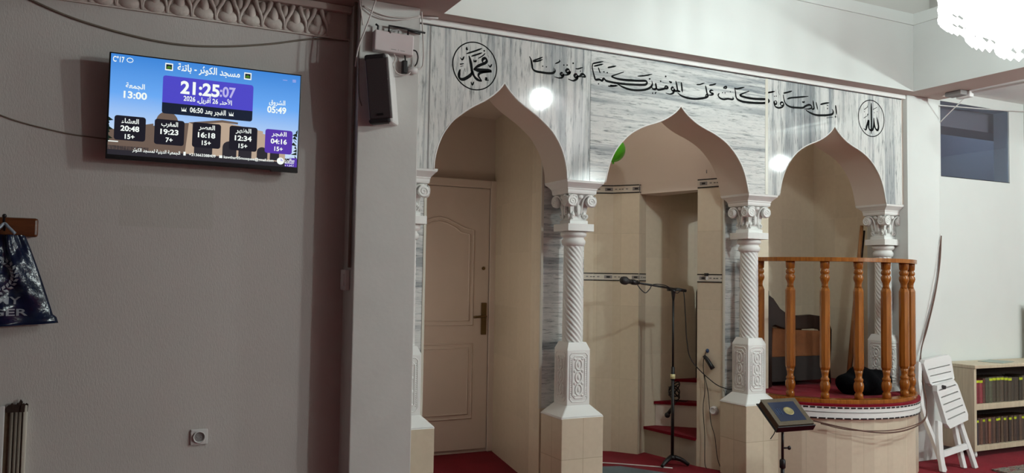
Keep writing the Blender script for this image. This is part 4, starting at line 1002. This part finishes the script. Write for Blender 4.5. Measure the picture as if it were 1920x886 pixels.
# ---- wooden balustrade on the pulpit
bal = empty('balustrade', (5.14, 4.3, .557), 'curved varnished wooden balustrade of turned balusters on the pulpit', 'balustrade')
def rail(r0, r1, z0, z1, a0, a1, name):
    m = MB(); A = [(CX+r1*math.cos(math.radians(a0+(a1-a0)*i/40)), CY+r1*math.sin(math.radians(a0+(a1-a0)*i/40))) for i in range(41)]
    B_ = [(CX+r0*math.cos(math.radians(a0+(a1-a0)*i/40)), CY+r0*math.sin(math.radians(a0+(a1-a0)*i/40))) for i in range(41)]
    m.prism(A+B_[::-1], z0, z1, fn=lambda u, v, d: (u, v, d)); m.build(name, M['wood'], bal, bevel=.004)
rail(.675, .765, .559, .586, -166, -33, 'bottom_rail'); rail(.672, .768, 1.572, 1.602, -170, -33, 'handrail')
bp = None
for k in range(8):
    a = math.radians(-167+19*k); x, y = CX+.72*math.cos(a), CY+.72*math.sin(a)
    if bp is None:
        m = MB(); R = .034
        pf = [(.030,.585),(.030,.62),(.022,.635),(.030,.645),(.034,.662),(.036,.68),(.033,.70),(.026,.712),(.031,.72),(.031,.728),(.022,.74),(.024,.765),(.030,.79)]
        m.lathe(pf, (x, y, 0), 18)
        m.lathe([(.026, .785), (R*1.04, .81), (R*1.04, 1.36), (.026, 1.385)], (x, y, 0), 8, smooth=False)
        pf2 = [(.026,1.38),(.022,1.40),(.024,1.42),(.033,1.44),(.036,1.455),(.033,1.47),(.025,1.478),(.031,1.485),(.034,1.497),(.031,1.51),(.024,1.516),(.032,1.525),(.034,1.56),(.034,1.573)]
        m.lathe(pf2, (x, y, 0), 18)
        bp = m.build('baluster', M['wood'], bal, recal=True)
        bx, by = x, y
    else:
        c = bp.copy(); col.objects.link(c); c.parent = bal; c.location = (x-bx, y-by, 0)
# ---- armchair on the platform
ac = empty('armchair', (5.26, 5.33, .558), 'dark wooden armchair with orange brown upholstery behind the balustrade', 'armchair')
out = [(4.86, .56), (4.86, 1.30), (4.90, 1.31), (4.95, 1.28), (5.02, 1.20), (5.10, 1.155), (5.22, 1.140), (5.36, 1.148), (5.48, 1.135), (5.57, 1.09), (5.605, 1.02), (5.60, .85), (5.585, .70), (5.60, .56), (5.53, .56), (5.52, .70), (5.53, .85), (5.525, .97), (5.49, 1.015), (5.40, 1.03), (5.2, 1.025), (5.06, 1.03), (4.96, 1.06), (4.93, 1.05), (4.93, .56)]
for y0, y1 in ((5.16, 5.215), (5.50, 5.555)):
    MB().prism(out, y0, y1).build('side_frame', M['dwood'], ac, bevel=.008)
    MB().prism([(4.93, .80), (5.52, .80), (5.52, .965), (5.48, 1.01), (5.2, 1.02), (4.95, 1.04)], y0+.012, y1-.012).build('side_panel', M['cushion'], ac, bevel=.006)
    MB().box(4.93, 5.525, y0+.008, y1-.008, .60, .80).build('side_base', M['dcloth'], ac)
MB().box(4.90, 5.56, 5.215, 5.50, .80, .96, bev=.03).build('seat_cushion', M['cushion'], ac)
MB().box(4.90, 5.54, 5.215, 5.50, .62, .80).build('seat_base', M['dcloth'], ac)
MB().prism([(4.84, .80), (4.93, .80), (4.91, 1.34), (4.86, 1.40), (4.80, 1.36)], 5.165, 5.55).build('backrest', M['dwood'], ac, bevel=.02)
# ---- black bundle, wooden staffs
m = MB(); random.seed(5)
def lump(p):
    q = p-Vector((5.36, 4.62, .56)); s = 1+.07*math.sin(q.x*31+q.z*17)+.06*math.sin(q.y*29+q.x*13+2)
    return Vector((5.36+q.x*s, 4.62+q.y*s, max(.560, .56+q.z*s)))
m.ball((5.36, 4.62, .64), .225, .15, .115, u=40, v=24, fn=lump)
bn = m.build('bundle', M['fur'], None, 'black furry bundle lying on the red platform behind the balusters', 'bundle')
MB().tube([(5.60, 4.99, .56), (5.635, 4.95, 1.2), (5.675, 4.905, 1.90)], lambda t: .020-.005*t, 10, 0, 0).build('wooden_staff', M['stick'], None, 'thicker light wooden staff leaning behind the balustrade on the right column', 'staff')
MB().tube([(5.66, 5.03, .56), (5.68, 4.97, 1.2), (5.71, 4.912, 1.86)], lambda t: .013-.003*t, 8, 0, 0).build('wooden_staff', M['dwood'], None, 'thinner dark staff leaning close behind the light wooden staff', 'staff')
# ---- brown cables over the pulpit rim and up the pilaster
cable('cable', [(6.187, 4.55, 1.82), (6.165, 4.548, 1.6), (6.10, 4.545, 1.34), (6.0, 4.54, 1.08), (5.90, 4.53, .86), (5.79, 4.42, .63), (5.66, 4.30, .50), (5.45, 4.16, .42), (5.2, 4.11, .375), (4.95, 4.12, .37), (4.72, 4.22, .40), (4.55, 4.36, .44)], .005, 'cable_br', 'thicker brown cable rising up the white pilaster from the pulpit rim')
cable('cable', [(6.183, 4.552, 1.80), (6.14, 4.548, 1.5), (6.05, 4.545, 1.22), (5.94, 4.535, .98), (5.83, 4.49, .75), (5.78, 4.41, .61), (5.68, 4.315, .52), (5.47, 4.17, .43), (5.22, 4.12, .39), (4.98, 4.13, .38), (4.75, 4.235, .385), (4.6, 4.34, .42)], .0036, 'cable_br', 'second brown cable hugging the first under the pulpit rim')
cable('cable', [(6.185, 4.553, 1.83), (6.12, 4.553, 1.55), (6.02, 4.553, 1.22), (5.93, 4.553, .95)], .002, 'cable_w', 'faint pale wire on the pilaster left of the brown cables')

# ---- lectern stand with closed book
bs = empty('book_stand', (4.03, 4.12, 0), 'black metal book stand in front of the middle right column plinth', 'book stand')
X, Y = 4.04, 4.135
MB().tube([(X, Y, .20), (X, Y, .515)], .009, 10, 0, 0).build('upper_pole', M['metal'], bs)
m = MB(); m.tube([(X, Y, .03), (X, Y, .24)], .013, 10, 0, 0); m.lathe([(.018, .2), (.02, .205), (.02, .25), (.014, .258)], (X, Y, 0), 12); m.build('lower_pole', M['metal'], bs)
for a in (90, 210, 330):
    d = Vector((math.cos(math.radians(a)), math.sin(math.radians(a)), 0))
    MB().tube([Vector((X, Y, .16)), Vector((X, Y, .09))+d*.10, Vector((X, Y, .012))+d*.24], .009, 8, 0, 0).build('leg', M['metal'], bs)
m = MB(); m.tube([(X, Y, .33), (X+.035, Y-.012, .33)], .006, 8, 0, 0); m.ball((X+.045, Y-.014, .33), .014, .010, .014); m.build('knob', M['black'], bs)
# tilted tray frame: u along the lower edge, v up the slope
U = Vector((math.cos(math.radians(-6)), math.sin(math.radians(-6)), .012)).normalized(); Vv = Vector((.105, .81, .60)); Vv = (Vv-U*Vv.dot(U)).normalized(); Nn = U.cross(Vv)
O = Vector((3.908, 4.035, .505))
T = Matrix((U, Vv, Nn)).transposed().to_4x4(); T.translation = O
m = MB(); m.box(-.01, .285, -.012, .235, -.050, -.043, mx=T, bev=.002); m.build('tray', M['black'], bs)
m = MB(); m.box(-.01, .285, -.020, -.010, -.050, -.004, mx=T, bev=.003); m.build('ledge', M['black'], bs)
m = MB(); m.tube([(X, Y, .49), T @ Vector((.12, .10, -.048))], .012, 8, 0, 0); m.build('tilt_joint', M['metal'], bs)
cable('cord', [T @ Vector((-.004, .0, -.045)), T @ Vector((-.01, -.01, -.07)), T @ Vector((-.022, -.015, -.11))], .003, 'cable_b', 'short dark ribbon dangling below the left end of the book', 'ribbon')
bk = empty('book', O, 'closed navy book with gold border and medallion lying on the tilted stand', 'book')
m = MB(); m.box(.004, .273, -.002, .224, -.038, -.006, mx=T); m.build('pages', M['pages'], bk, label='brown page edges')
m = MB(); m.box(0, .276, -.006, .228, -.043, -.038, mx=T); m.box(0, .276, -.006, .228, -.006, 0, mx=T); m.box(.272, .278, -.006, .228, -.043, 0, mx=T); cv = m.build('cover', M['bookborder'], bk, bevel=.002, label='cover with tan patterned border')
m = MB(); m.box(.035, .241, .027, .195, 0, .0012, mx=T); m.build('cover_panel', M['bookblue'], cv, label='navy cover panel')
m = MB(); m.lathe([(.037, .0012), (.036, .0026), (.026, .0026), (.025, .002), (.0, .002)], seg=28, mx=T @ Matrix.Translation((.152, .112, 0)) @ Matrix.Diagonal((1, .95, 1, 1)), cap=False); m.build('medallion', M['gold'], cv, label='round gold medallion')
m = MB()
for i in range(3):
    m.tube([T @ Vector((.058+.016*i, .10+.012*math.sin(q*1.7+i), .0018)) + Vv*(.012*q-.02) for q in range(5)], .002, 5, 0, 2)
m.build('cover_lettering', plain('faded_blue_foil', '4d6a95', .4), cv)

# ---- white folding chair leaning on the pilaster
fc = empty('folding_chair', (5.92, 4.36, 0), 'white plastic folding chair folded flat and leaning on the white pilaster', 'folding chair')
def LN(x, z, d): return (x, 4.265+.30*max(z, 0)-d, z)       # leaning plane, d towards the hall
def slat_panel(poly_, slots, d0, d1, name):
    """flat rounded panel split by real slots: list of (u at left, u at right) heights measured down the sides"""
    m = MB(); (tl, tr, br, bl) = [Vector((p[0], p[1])) for p in poly_]
    def pt(s, t): a = tl.lerp(bl, t); b = tr.lerp(br, t); return a.lerp(b, s)
    cuts = [0]+[c for q in slots for c in q]+[1]; inset = .09
    for i in range(0, len(cuts), 2):
        t0, t1 = cuts[i], cuts[i+1]
        q = [pt(inset, t0), pt(1-inset, t0), pt(1-inset, t1), pt(inset, t1)]
        m.prism([(p.x, p.y) for p in q], d0, d1, fn=LN)
    q = [pt(.06, .03), pt(.94, .03), pt(.94, .97), pt(.06, .97)]  # backing added behind the slots so that they stay dark
    m.prism([(p.x, p.y) for p in q], d0-.004, d0+.002, fn=LN)
    for s0, s1 in ((0, inset), (1-inset, 1)):
        q = []
        n = 8
        for k in range(n+1):
            t = k/n; e = .06
            ss = (s0 if s0 == 0 else s1); shrink = 0
            if t < e: shrink = (1-math.sqrt(max(0, 1-((e-t)/e)**2)))*inset*.9
            if t > 1-e: shrink = (1-math.sqrt(max(0, 1-((t-1+e)/e)**2)))*inset*.9
            q.append(pt(ss+shrink if s0 == 0 else ss-shrink, t))
        inner = [pt(s1 if s0 == 0 else s0, 1), pt(s1 if s0 == 0 else s0, 0)]
        m.prism([(p.x, p.y) for p in q+inner], d0, d1, fn=LN)
    return m.build(name, M['resin'], fc, bevel=.004)
slat_panel([(5.835, .815), (6.185, .855), (6.150, .645), (5.855, .615)], [(.355, .392), (.60, .637), (.855, .895)], .005, .045, 'backrest')
slat_panel([(5.855, .625), (6.115, .665), (6.150, .365), (5.872, .305)], [(.10, .132), (.27, .302), (.44, .472), (.61, .642), (.78, .812)], .045, .085, 'seat')
def leg(P, wd, d0, d1, name='leg'):
    L = []; R = []
    for i, p in enumerate(P):
        a = Vector(P[max(i-1, 0)]); b = Vector(P[min(i+1, len(P)-1)]); d = (b-a).normalized(); n2 = Vector((-d.y, d.x))*wd/2
        L.append(Vector(p)+n2); R.append(Vector(p)-n2)
    MB().prism([(p.x, p.y) for p in L+R[::-1]], d0, d1, fn=LN).build(name, M['resin'], fc, bevel=.005)
leg([(5.835, .80), (5.775, .66), (5.735, .48), (5.735, .38), (5.765, .25), (5.79, .10), (5.80, .003)], .035, -.012, .022)
leg([(5.845, .36), (5.80, .24), (5.765, .12), (5.745, .003)], .045, .022, .052)
leg([(6.165, .82), (6.12, .60), (6.06, .36), (6.04, .2), (6.03, .003)], .035, -.012, .022)
leg([(6.085, .36), (6.095, .22), (6.11, .12), (6.12, .003)], .040, .022, .052)
m = MB(); m.prism([(5.79, .105), (6.10, .145), (6.10, .185), (5.80, .148)], .026, .048, fn=LN); m.build('stretcher', M['resin'], fc, bevel=.004)
m = MB(); m.box(-.022, .022, -.006, .006, -.014, .014, mx=Matrix.Translation(LN(5.945, .615, .088)) @ Matrix.Rotation(.2, 4, 'Y'), bev=.005); m.build('catch', M['dgrey'], fc, label='dark catch')

# ---- low bookcase
bc = empty('bookcase', (7.3, 4.62, 0), 'low open beige bookcase full of books against the right wall', 'bookcase')
x0, x1, y0, y1 = 6.468, 8.10, 4.47, 4.78
MB().box(x0-.004, x1, y0-.012, y1, .728, .756, bev=.004).build('top', M['shelfwood'], bc)
for xx in (x0, x1-.03): MB().box(xx, xx+.03, y0, y1-.002, .05, .727, bev=.003).build('side_panel', M['shelfwood'], bc)
MB().box(x0+.03, x1-.03, y1-.014, y1-.004, .05, .727).build('back_panel', M['dcloth'], bc, label='dark back panel')
for z0, z1, dy in ((.385, .432, .004), (.05, .092, .004)): MB().box(x0+.031, x1-.031, y0+dy, y1-.015, z0, z1, bev=.003).build('shelf', M['shelfwood'], bc)
for xx in (x0+.03, x1-.05): MB().lathe([(.018, 0.001), (.02, .02), (.014, .05)], (xx+.01, y0+.03, 0), 14).build('foot', M['white'], bc, label='pale round foot')
random.seed(21)
rows = [
 (.433, [('803038', .040, .196, 1), ('7a2a33', .044, .194, 1), ('8b3a40', .046, .192, 1), ('5e3b33', .030, .205, 0), ('4b4a3a', .052, .21, 0), ('565544', .05, .212, 2), ('4a3f33', .046, .214, 2), ('4d4436', .05, .214, 2), ('51463a', .05, .214, 2), ('43392f', .05, .21, 2), ('4a4034', .052, .205, 2), ('3f362d', .05, .2, 0), ('463c31', .05, .198, 0), ('3b342b', .048, .205, 2), ('52473a', .05, .21, 0), ('41392f', .05, .208, 0)], 'upper'),
 (.093, [('2a2730', .034, .215, 2), ('3a2f36', .030, .215, 2), ('5b4038', .028, .218, 0), ('6d4a3c', .034, .215, 0), ('4b3932', .030, .217, 2), ('5a3d36', .034, .216, 0), ('744a3a', .034, .218, 2), ('4a3630', .034, .215, 0), ('5e4437', .034, .217, 0), ('42322c', .034, .216, 2), ('543c33', .034, .218, 2), ('5f4a3a', .034, .216, 0), ('47372f', .034, .216, 2), ('553f34', .036, .216, 0), ('3d302a', .036, .214, 2), ('5a4638', .036, .214, 0), ('4d3a31', .036, .216, 2), ('3b2f2a', .036, .214, 0), ('5c4739', .036, .216, 0), ('47382f', .036, .214, 2), ('543f35', .036, .216, 0), ('3e322b', .036, .214, 0)], 'lower')]
cname = {'8':'dark red','7':'reddish brown','5':'brown','4':'dark olive brown','6':'russet brown','3':'dark brown','2':'near black'}
ordn = ['first','second','third','fourth','fifth','sixth','seventh','eighth','ninth','tenth','eleventh','twelfth','thirteenth','fourteenth','fifteenth','sixteenth','seventeenth','eighteenth','nineteenth','twentieth','twenty-first','twenty-second']
bmats = {}
for z, items, nm in rows:
    x = x0+.036
    for i, (c, tk, h, lb) in enumerate(items):
        r = empty('book', (x+tk/2, y0+.11, z), '%s book, %s from left in the %s row of the bookcase' % (cname[c[0]], ordn[i], nm), 'book', 'books on the %s shelf of the bookcase' % nm)
        if c not in bmats: bmats[c] = plain('book_cloth_'+c, c, .6, var=.2, sc_=60)
        m = MB(); yy = y0+.035+random.uniform(0, .008)
        for a, b in ((x+.0005, x+.003), (x+tk-.003, x+tk-.0005)): m.box(a, b, yy, yy+.15, z+.0005, z+h)
        m.prism([(x+.0005, yy), (x+tk*.25, yy-.005), (x+tk*.5, yy-.0065), (x+tk*.75, yy-.005), (x+tk-.0005, yy), (x+tk-.0005, yy+.003), (x+.0005, yy+.003)], z+.0005, z+h, fn=lambda u, v, d: (u, v, d))
        for q in (.12, .88): m.prism([(x+.002, yy-.002), (x+tk*.3, yy-.0075), (x+tk*.7, yy-.0075), (x+tk-.002, yy-.002)], z+h*q-.002, z+h*q+.002, fn=lambda u, v, d: (u, v, d))
        m.build('binding', bmats[c], r)
        m = MB(); m.box(x+.003, x+tk-.003, yy+.003, yy+.146, z+.004, z+h-.004); m.build('pages', M['pages'], r)
        if lb:
            zl = z+h-(.022 if lb == 1 else .030); hh = .020 if nm == 'upper' else .018
            m = MB(); m.prism([(x+.001, yy-.0012), (x+tk*.3, yy-.0082), (x+tk*.7, yy-.0082), (x+tk-.001, yy-.0012), (x+tk-.001, yy), (x+.001, yy)], zl, zl+hh, fn=lambda u, v, d: (u, v, d)); m.build('label_band', M['lime'], r, label='yellow green label band')
        x += tk
m = MB(); m.box(-.13, .13, -.10, .10, 0, .003, mx=Matrix.Translation((6.98, 4.62, .7575)) @ Matrix.Rotation(.25, 4, 'Z')); m.build('paper_sheet', M['paper'], None, 'grey green paper lying on top of the low bookcase', 'paper')
wb = empty('leaning_board', (7.68, 4.72, .757), 'beige wooden board standing on the bookcase at the right edge', 'board')
m = MB(); m.box(7.60, 7.78, 4.70, 4.735, .7565, 1.235, bev=.003); m.build('board', M['shelfwood'], wb)
m = MB(); m.box(7.595, 7.785, 4.695, 4.737, 1.235, 1.25, bev=.003); m.build('top_edge', M['dwood'], wb, label='dark top edge')

# ---- ceiling fitting, conduit and string above the internal window
jb = empty('ceiling_fitting', (6.04, 4.30, 2.90), 'small grey ceiling fitting with a white end under the right beam', 'ceiling fitting')
m = MB(); m.box(5.985, 6.075, 4.22, 4.36, 2.915, 2.951, bev=.008); m.build('body', M['grey'], jb)
m = MB(); m.box(6.065, 6.115, 4.20, 4.32, 2.90, 2.95, bev=.006); m.build('end_cap', M['white'], jb, label='white end cap')
cable('conduit', [(6.10, 4.24, 2.935), (6.12, 4.0, 2.94), (6.14, 3.6, 2.94), (6.16, 3.0, 2.94)], .010, 'white', 'white conduit running forward from the ceiling fitting', 'conduit', sm=2)
cable('string', [(6.10, 4.26, 2.91), (6.185, 4.50, 2.80), (6.20, 4.56, 2.765)], .004, 'white', 'white string slanting from the ceiling fitting to the pilaster edge', 'string', sm=2)
cable('string', [(6.187, 4.74, 2.955), (6.7, 4.76, 2.985), (7.3, 4.77, 3.02), (7.9, 4.73, 3.06)], .005, 'white', 'thin white line stretched across the top of the internal window', 'string', sm=2)
cable('conduit', [(1.60, 4.565, 2.945), (1.72, 4.53, 2.945)], .006, 'white', 'stub of white conduit at the ceiling above the round medallion', 'conduit', sm=0)

# ---- lamps
def emit(name, c, s, trans=0):
    t = NT(name); e = t.n('ShaderNodeEmission'); e.inputs[0].default_value = lin(c); e.inputs[1].default_value = s
    if trans:
        tr = t.n('ShaderNodeBsdfTransparent'); mx = t.n('ShaderNodeMixShader'); mx.inputs[0].default_value = 1-trans
        t.l(tr.outputs[0], mx.inputs[1]); t.l(e.outputs[0], mx.inputs[2]); t.l(mx.outputs[0], t.o.inputs[0])
    else: t.l(e.outputs[0], t.o.inputs[0])
    return t.m
ch = empty('chandelier', CHANDELIER, 'bright crystal chandelier glowing in the open well at the upper right', 'chandelier')
cx, cy, cz = CHANDELIER
MB().tube([(cx, cy, cz+.55), (cx, cy, 6.09)], .012, 8, 0, 0).build('stem', M['brass'], ch)
MB().lathe([(.09, 6.04), (.07, 6.06), (.08, 6.098)], (cx, cy, 0), 18).build('canopy', M['brass'], ch)
gl_ = emit('lit_crystal', 'ffffff', 4, .6)
for r0, z0, z1, nn_ in ((.42, .40, -.17, 54), (.31, -.14, -.27, 40), (.19, -.24, -.34, 26)):
    m = MB(); m.tube([(cx+r0*math.cos(2*PI*i/32), cy+r0*math.sin(2*PI*i/32), cz+z0) for i in range(32)], .010, 6, 0, 0, True); m.build('ring', M['brass'], ch)
    m = MB()
    for i in range(nn_):
        a = 2*PI*i/nn_; x, y = cx+r0*math.cos(a), cy+r0*math.sin(a); L = z0-z1; k = max(2, int(L/.045)); s = L/k
        for j in range(k): m.lathe([(.001, 0), (.019, -s*.35), (.019, -s*.6), (.001, -s*.98)], (x, y, cz+z0-j*s), 6, smooth=False, cap=False)
    m.build('crystal_curtain', gl_, ch, label='lit crystal curtain', kind='stuff')
    m = MB()
    for k in range(3):
        a = k*2*PI/3; m.tube([(cx, cy, cz+.55), (cx+r0*math.cos(a), cy+r0*math.sin(a), cz+z0)], .006, 6, 0, 0)
    m.build('arm', M['brass'], ch)
bm_ = emit('lit_bulb', 'ffffff', 12)
for k in range(6):
    a = k*PI/3; m = MB(); m.ball((cx+.2*math.cos(a), cy+.2*math.sin(a), cz+.30), .045, .045, .06, u=12, v=8); m.build('bulb', bm_, ch)
def lamp(loc, p, r, parent, c=(.86, 1, .975)):
    d = bpy.data.lights.new('lamp_light', 'POINT'); d.energy = p; d.shadow_soft_size = r; d.color = c
    o = bpy.data.objects.new('lamp_light', d); col.objects.link(o); o.parent = parent
    o.location = wmat(parent).inverted() @ Vector(loc)
m = MB(); m.lathe([(.38, .28), (.385, .0), (.36, -.10), (.27, -.22), (.15, -.29), (.03, -.31)], CHANDELIER, 32, cap=False); m.build('shade', emit('lit_frosted_shade', 'ffffff', 4.5, .45), ch, label='frosted glass bowl')
lamp(CHANDELIER+Vector((0, 0, .34)), CH_POWER, .075, ch)
pe = empty('pendant_lamp', PENDANT, 'globe pendant lamp hanging in the right bay', 'lamp')
px_, py_, pz_ = PENDANT
MB().tube([(px_, py_, pz_+.09), (px_, py_, 3.12)], .008, 8, 0, 0).build('stem', M['brass'], pe)
m = MB(); m.ball((px_, py_, pz_), .10, u=20, v=12); m.build('globe', emit('lit_globe', 'ffffff', 8, .5), pe)
lamp(PENDANT, PE_POWER, .035, pe)

# lamp elsewhere in the hall, behind the photographer
lx, ly = 7.7, -3.4
r = empty('hall_and_fill_lamp', (lx, ly, 2.9), 'globe lamp on the hall ceiling far behind the photographer', 'lamp')
MB().lathe([(.10, 3.06), (.10, 3.119)], (lx, ly, 0), 20).build('ceiling_plate', M['white'], r)
m = MB(); m.ball((lx, ly, 2.95), .13, .13, .12, u=20, v=12); m.build('globe', emit('lit_globe_soft', 'ffffff', 4, .6), r)
lamp((lx, ly, 2.93), REAR_POWER, .10, r)
r = empty('hall_and_fill_lamp', (8.3, 6.1, 3.24), 'added dim bluish fill lamp in the room beyond the internal window', 'lamp')  # unseen lamp added to brighten the back room
MB().lathe([(.10, 3.24), (.12, 3.27), (.12, 3.299)], (8.3, 6.1, 0), 18).build('glass_disc', emit('lit_blue_disc', 'a8c4ff', 1.5), r)
lamp((8.3, 6.1, 3.20), 22, .08, r, (.84, .93, 1))
# dark wooden board standing on the stair
wp = empty('dark_board', (4.62, 5.52, .59), 'dark brown wooden board standing on the stair in the mihrab side opening', 'board')
MB().prism([(5.36, .59), (5.66, .59), (5.66, 1.32), (5.63, 1.39), (5.58, 1.42), (5.44, 1.42), (5.39, 1.39), (5.36, 1.32)], 4.545, 4.58, fn=lambda u, v, d: (d, u, v)).build('board', M['dwood'], wp, bevel=.006)
m = MB(); m.box(4.581, 4.66, 5.60, 5.64, .59, .62); m.build('foot', M['dwood'], wp)
# hook high on the mihrab plaster
m = MB(); m.ball((4.175, 5.05, 2.26), .012, .016, .018); m.tube([(4.17, 5.05, 2.26), (4.15, 5.045, 2.25), (4.15, 5.045, 2.275)], .004, 6, 0, 2); m.build('wall_hook', M['grey'], None, 'small grey hook high on the mihrab plaster above the border tiles', 'hook')

# unseen warm lamp added to brighten the door recess
r = empty('added_fill_lamp', (1.64, 5.35, 1.2), 'added small warm fill lamp on the left side of the door recess', 'lamp')
MB().box(1.621, 1.635, 5.29, 5.41, 1.14, 1.26, bev=.004).build('back_plate', M['white'], r)
m = MB(); m.lathe([(.03, 1.15), (.055, 1.17), (.06, 1.23), (.045, 1.27)], (1.70, 5.35, 0), 16); m.build('shade', emit('lit_warm_shade', 'ffe2c4', 1.5, .6), r)
MB().tube([(1.63, 5.35, 1.16), (1.70, 5.35, 1.15)], .008, 8, 0, 0).build('arm', M['brass'], r)
lamp((1.70, 5.35, 1.21), 4.2, .05, r, (1, .88, .74))

# unseen fill lamps added to brighten the recesses and the upper gallery
for (lx, ly, lz), p, lb in (((3.45, 5.12, 2.957), 5.5, 'added small flush fill lamp inside the mihrab recess, hidden above the middle arch'),
                           ((5.05, 5.15, 2.952), 3.2, 'added small flush fill lamp inside the pulpit recess, hidden above the right arch'),
                           ((7.2, 4.6, 6.097), 110, 'added fill lamp of the upper gallery, above the right parapet')):
    r = empty('hall_and_fill_lamp', (lx, ly, lz), lb, 'lamp')
    MB().lathe([(.055, lz-.02), (.07, lz-.001)], (lx, ly, 0), 18).build('ceiling_plate', M['white'], r)
    m = MB(); m.lathe([(.004, lz-.075), (.04, lz-.065), (.058, lz-.021)], (lx, ly, 0), 18); m.build('glass_dome', emit('lit_dome', 'ffffff', 1.5, .6), r)
    lamp((lx, ly, lz-.04), p, .03, r, (1, .97, .90) if lz < 4 else (.86, 1, .975))
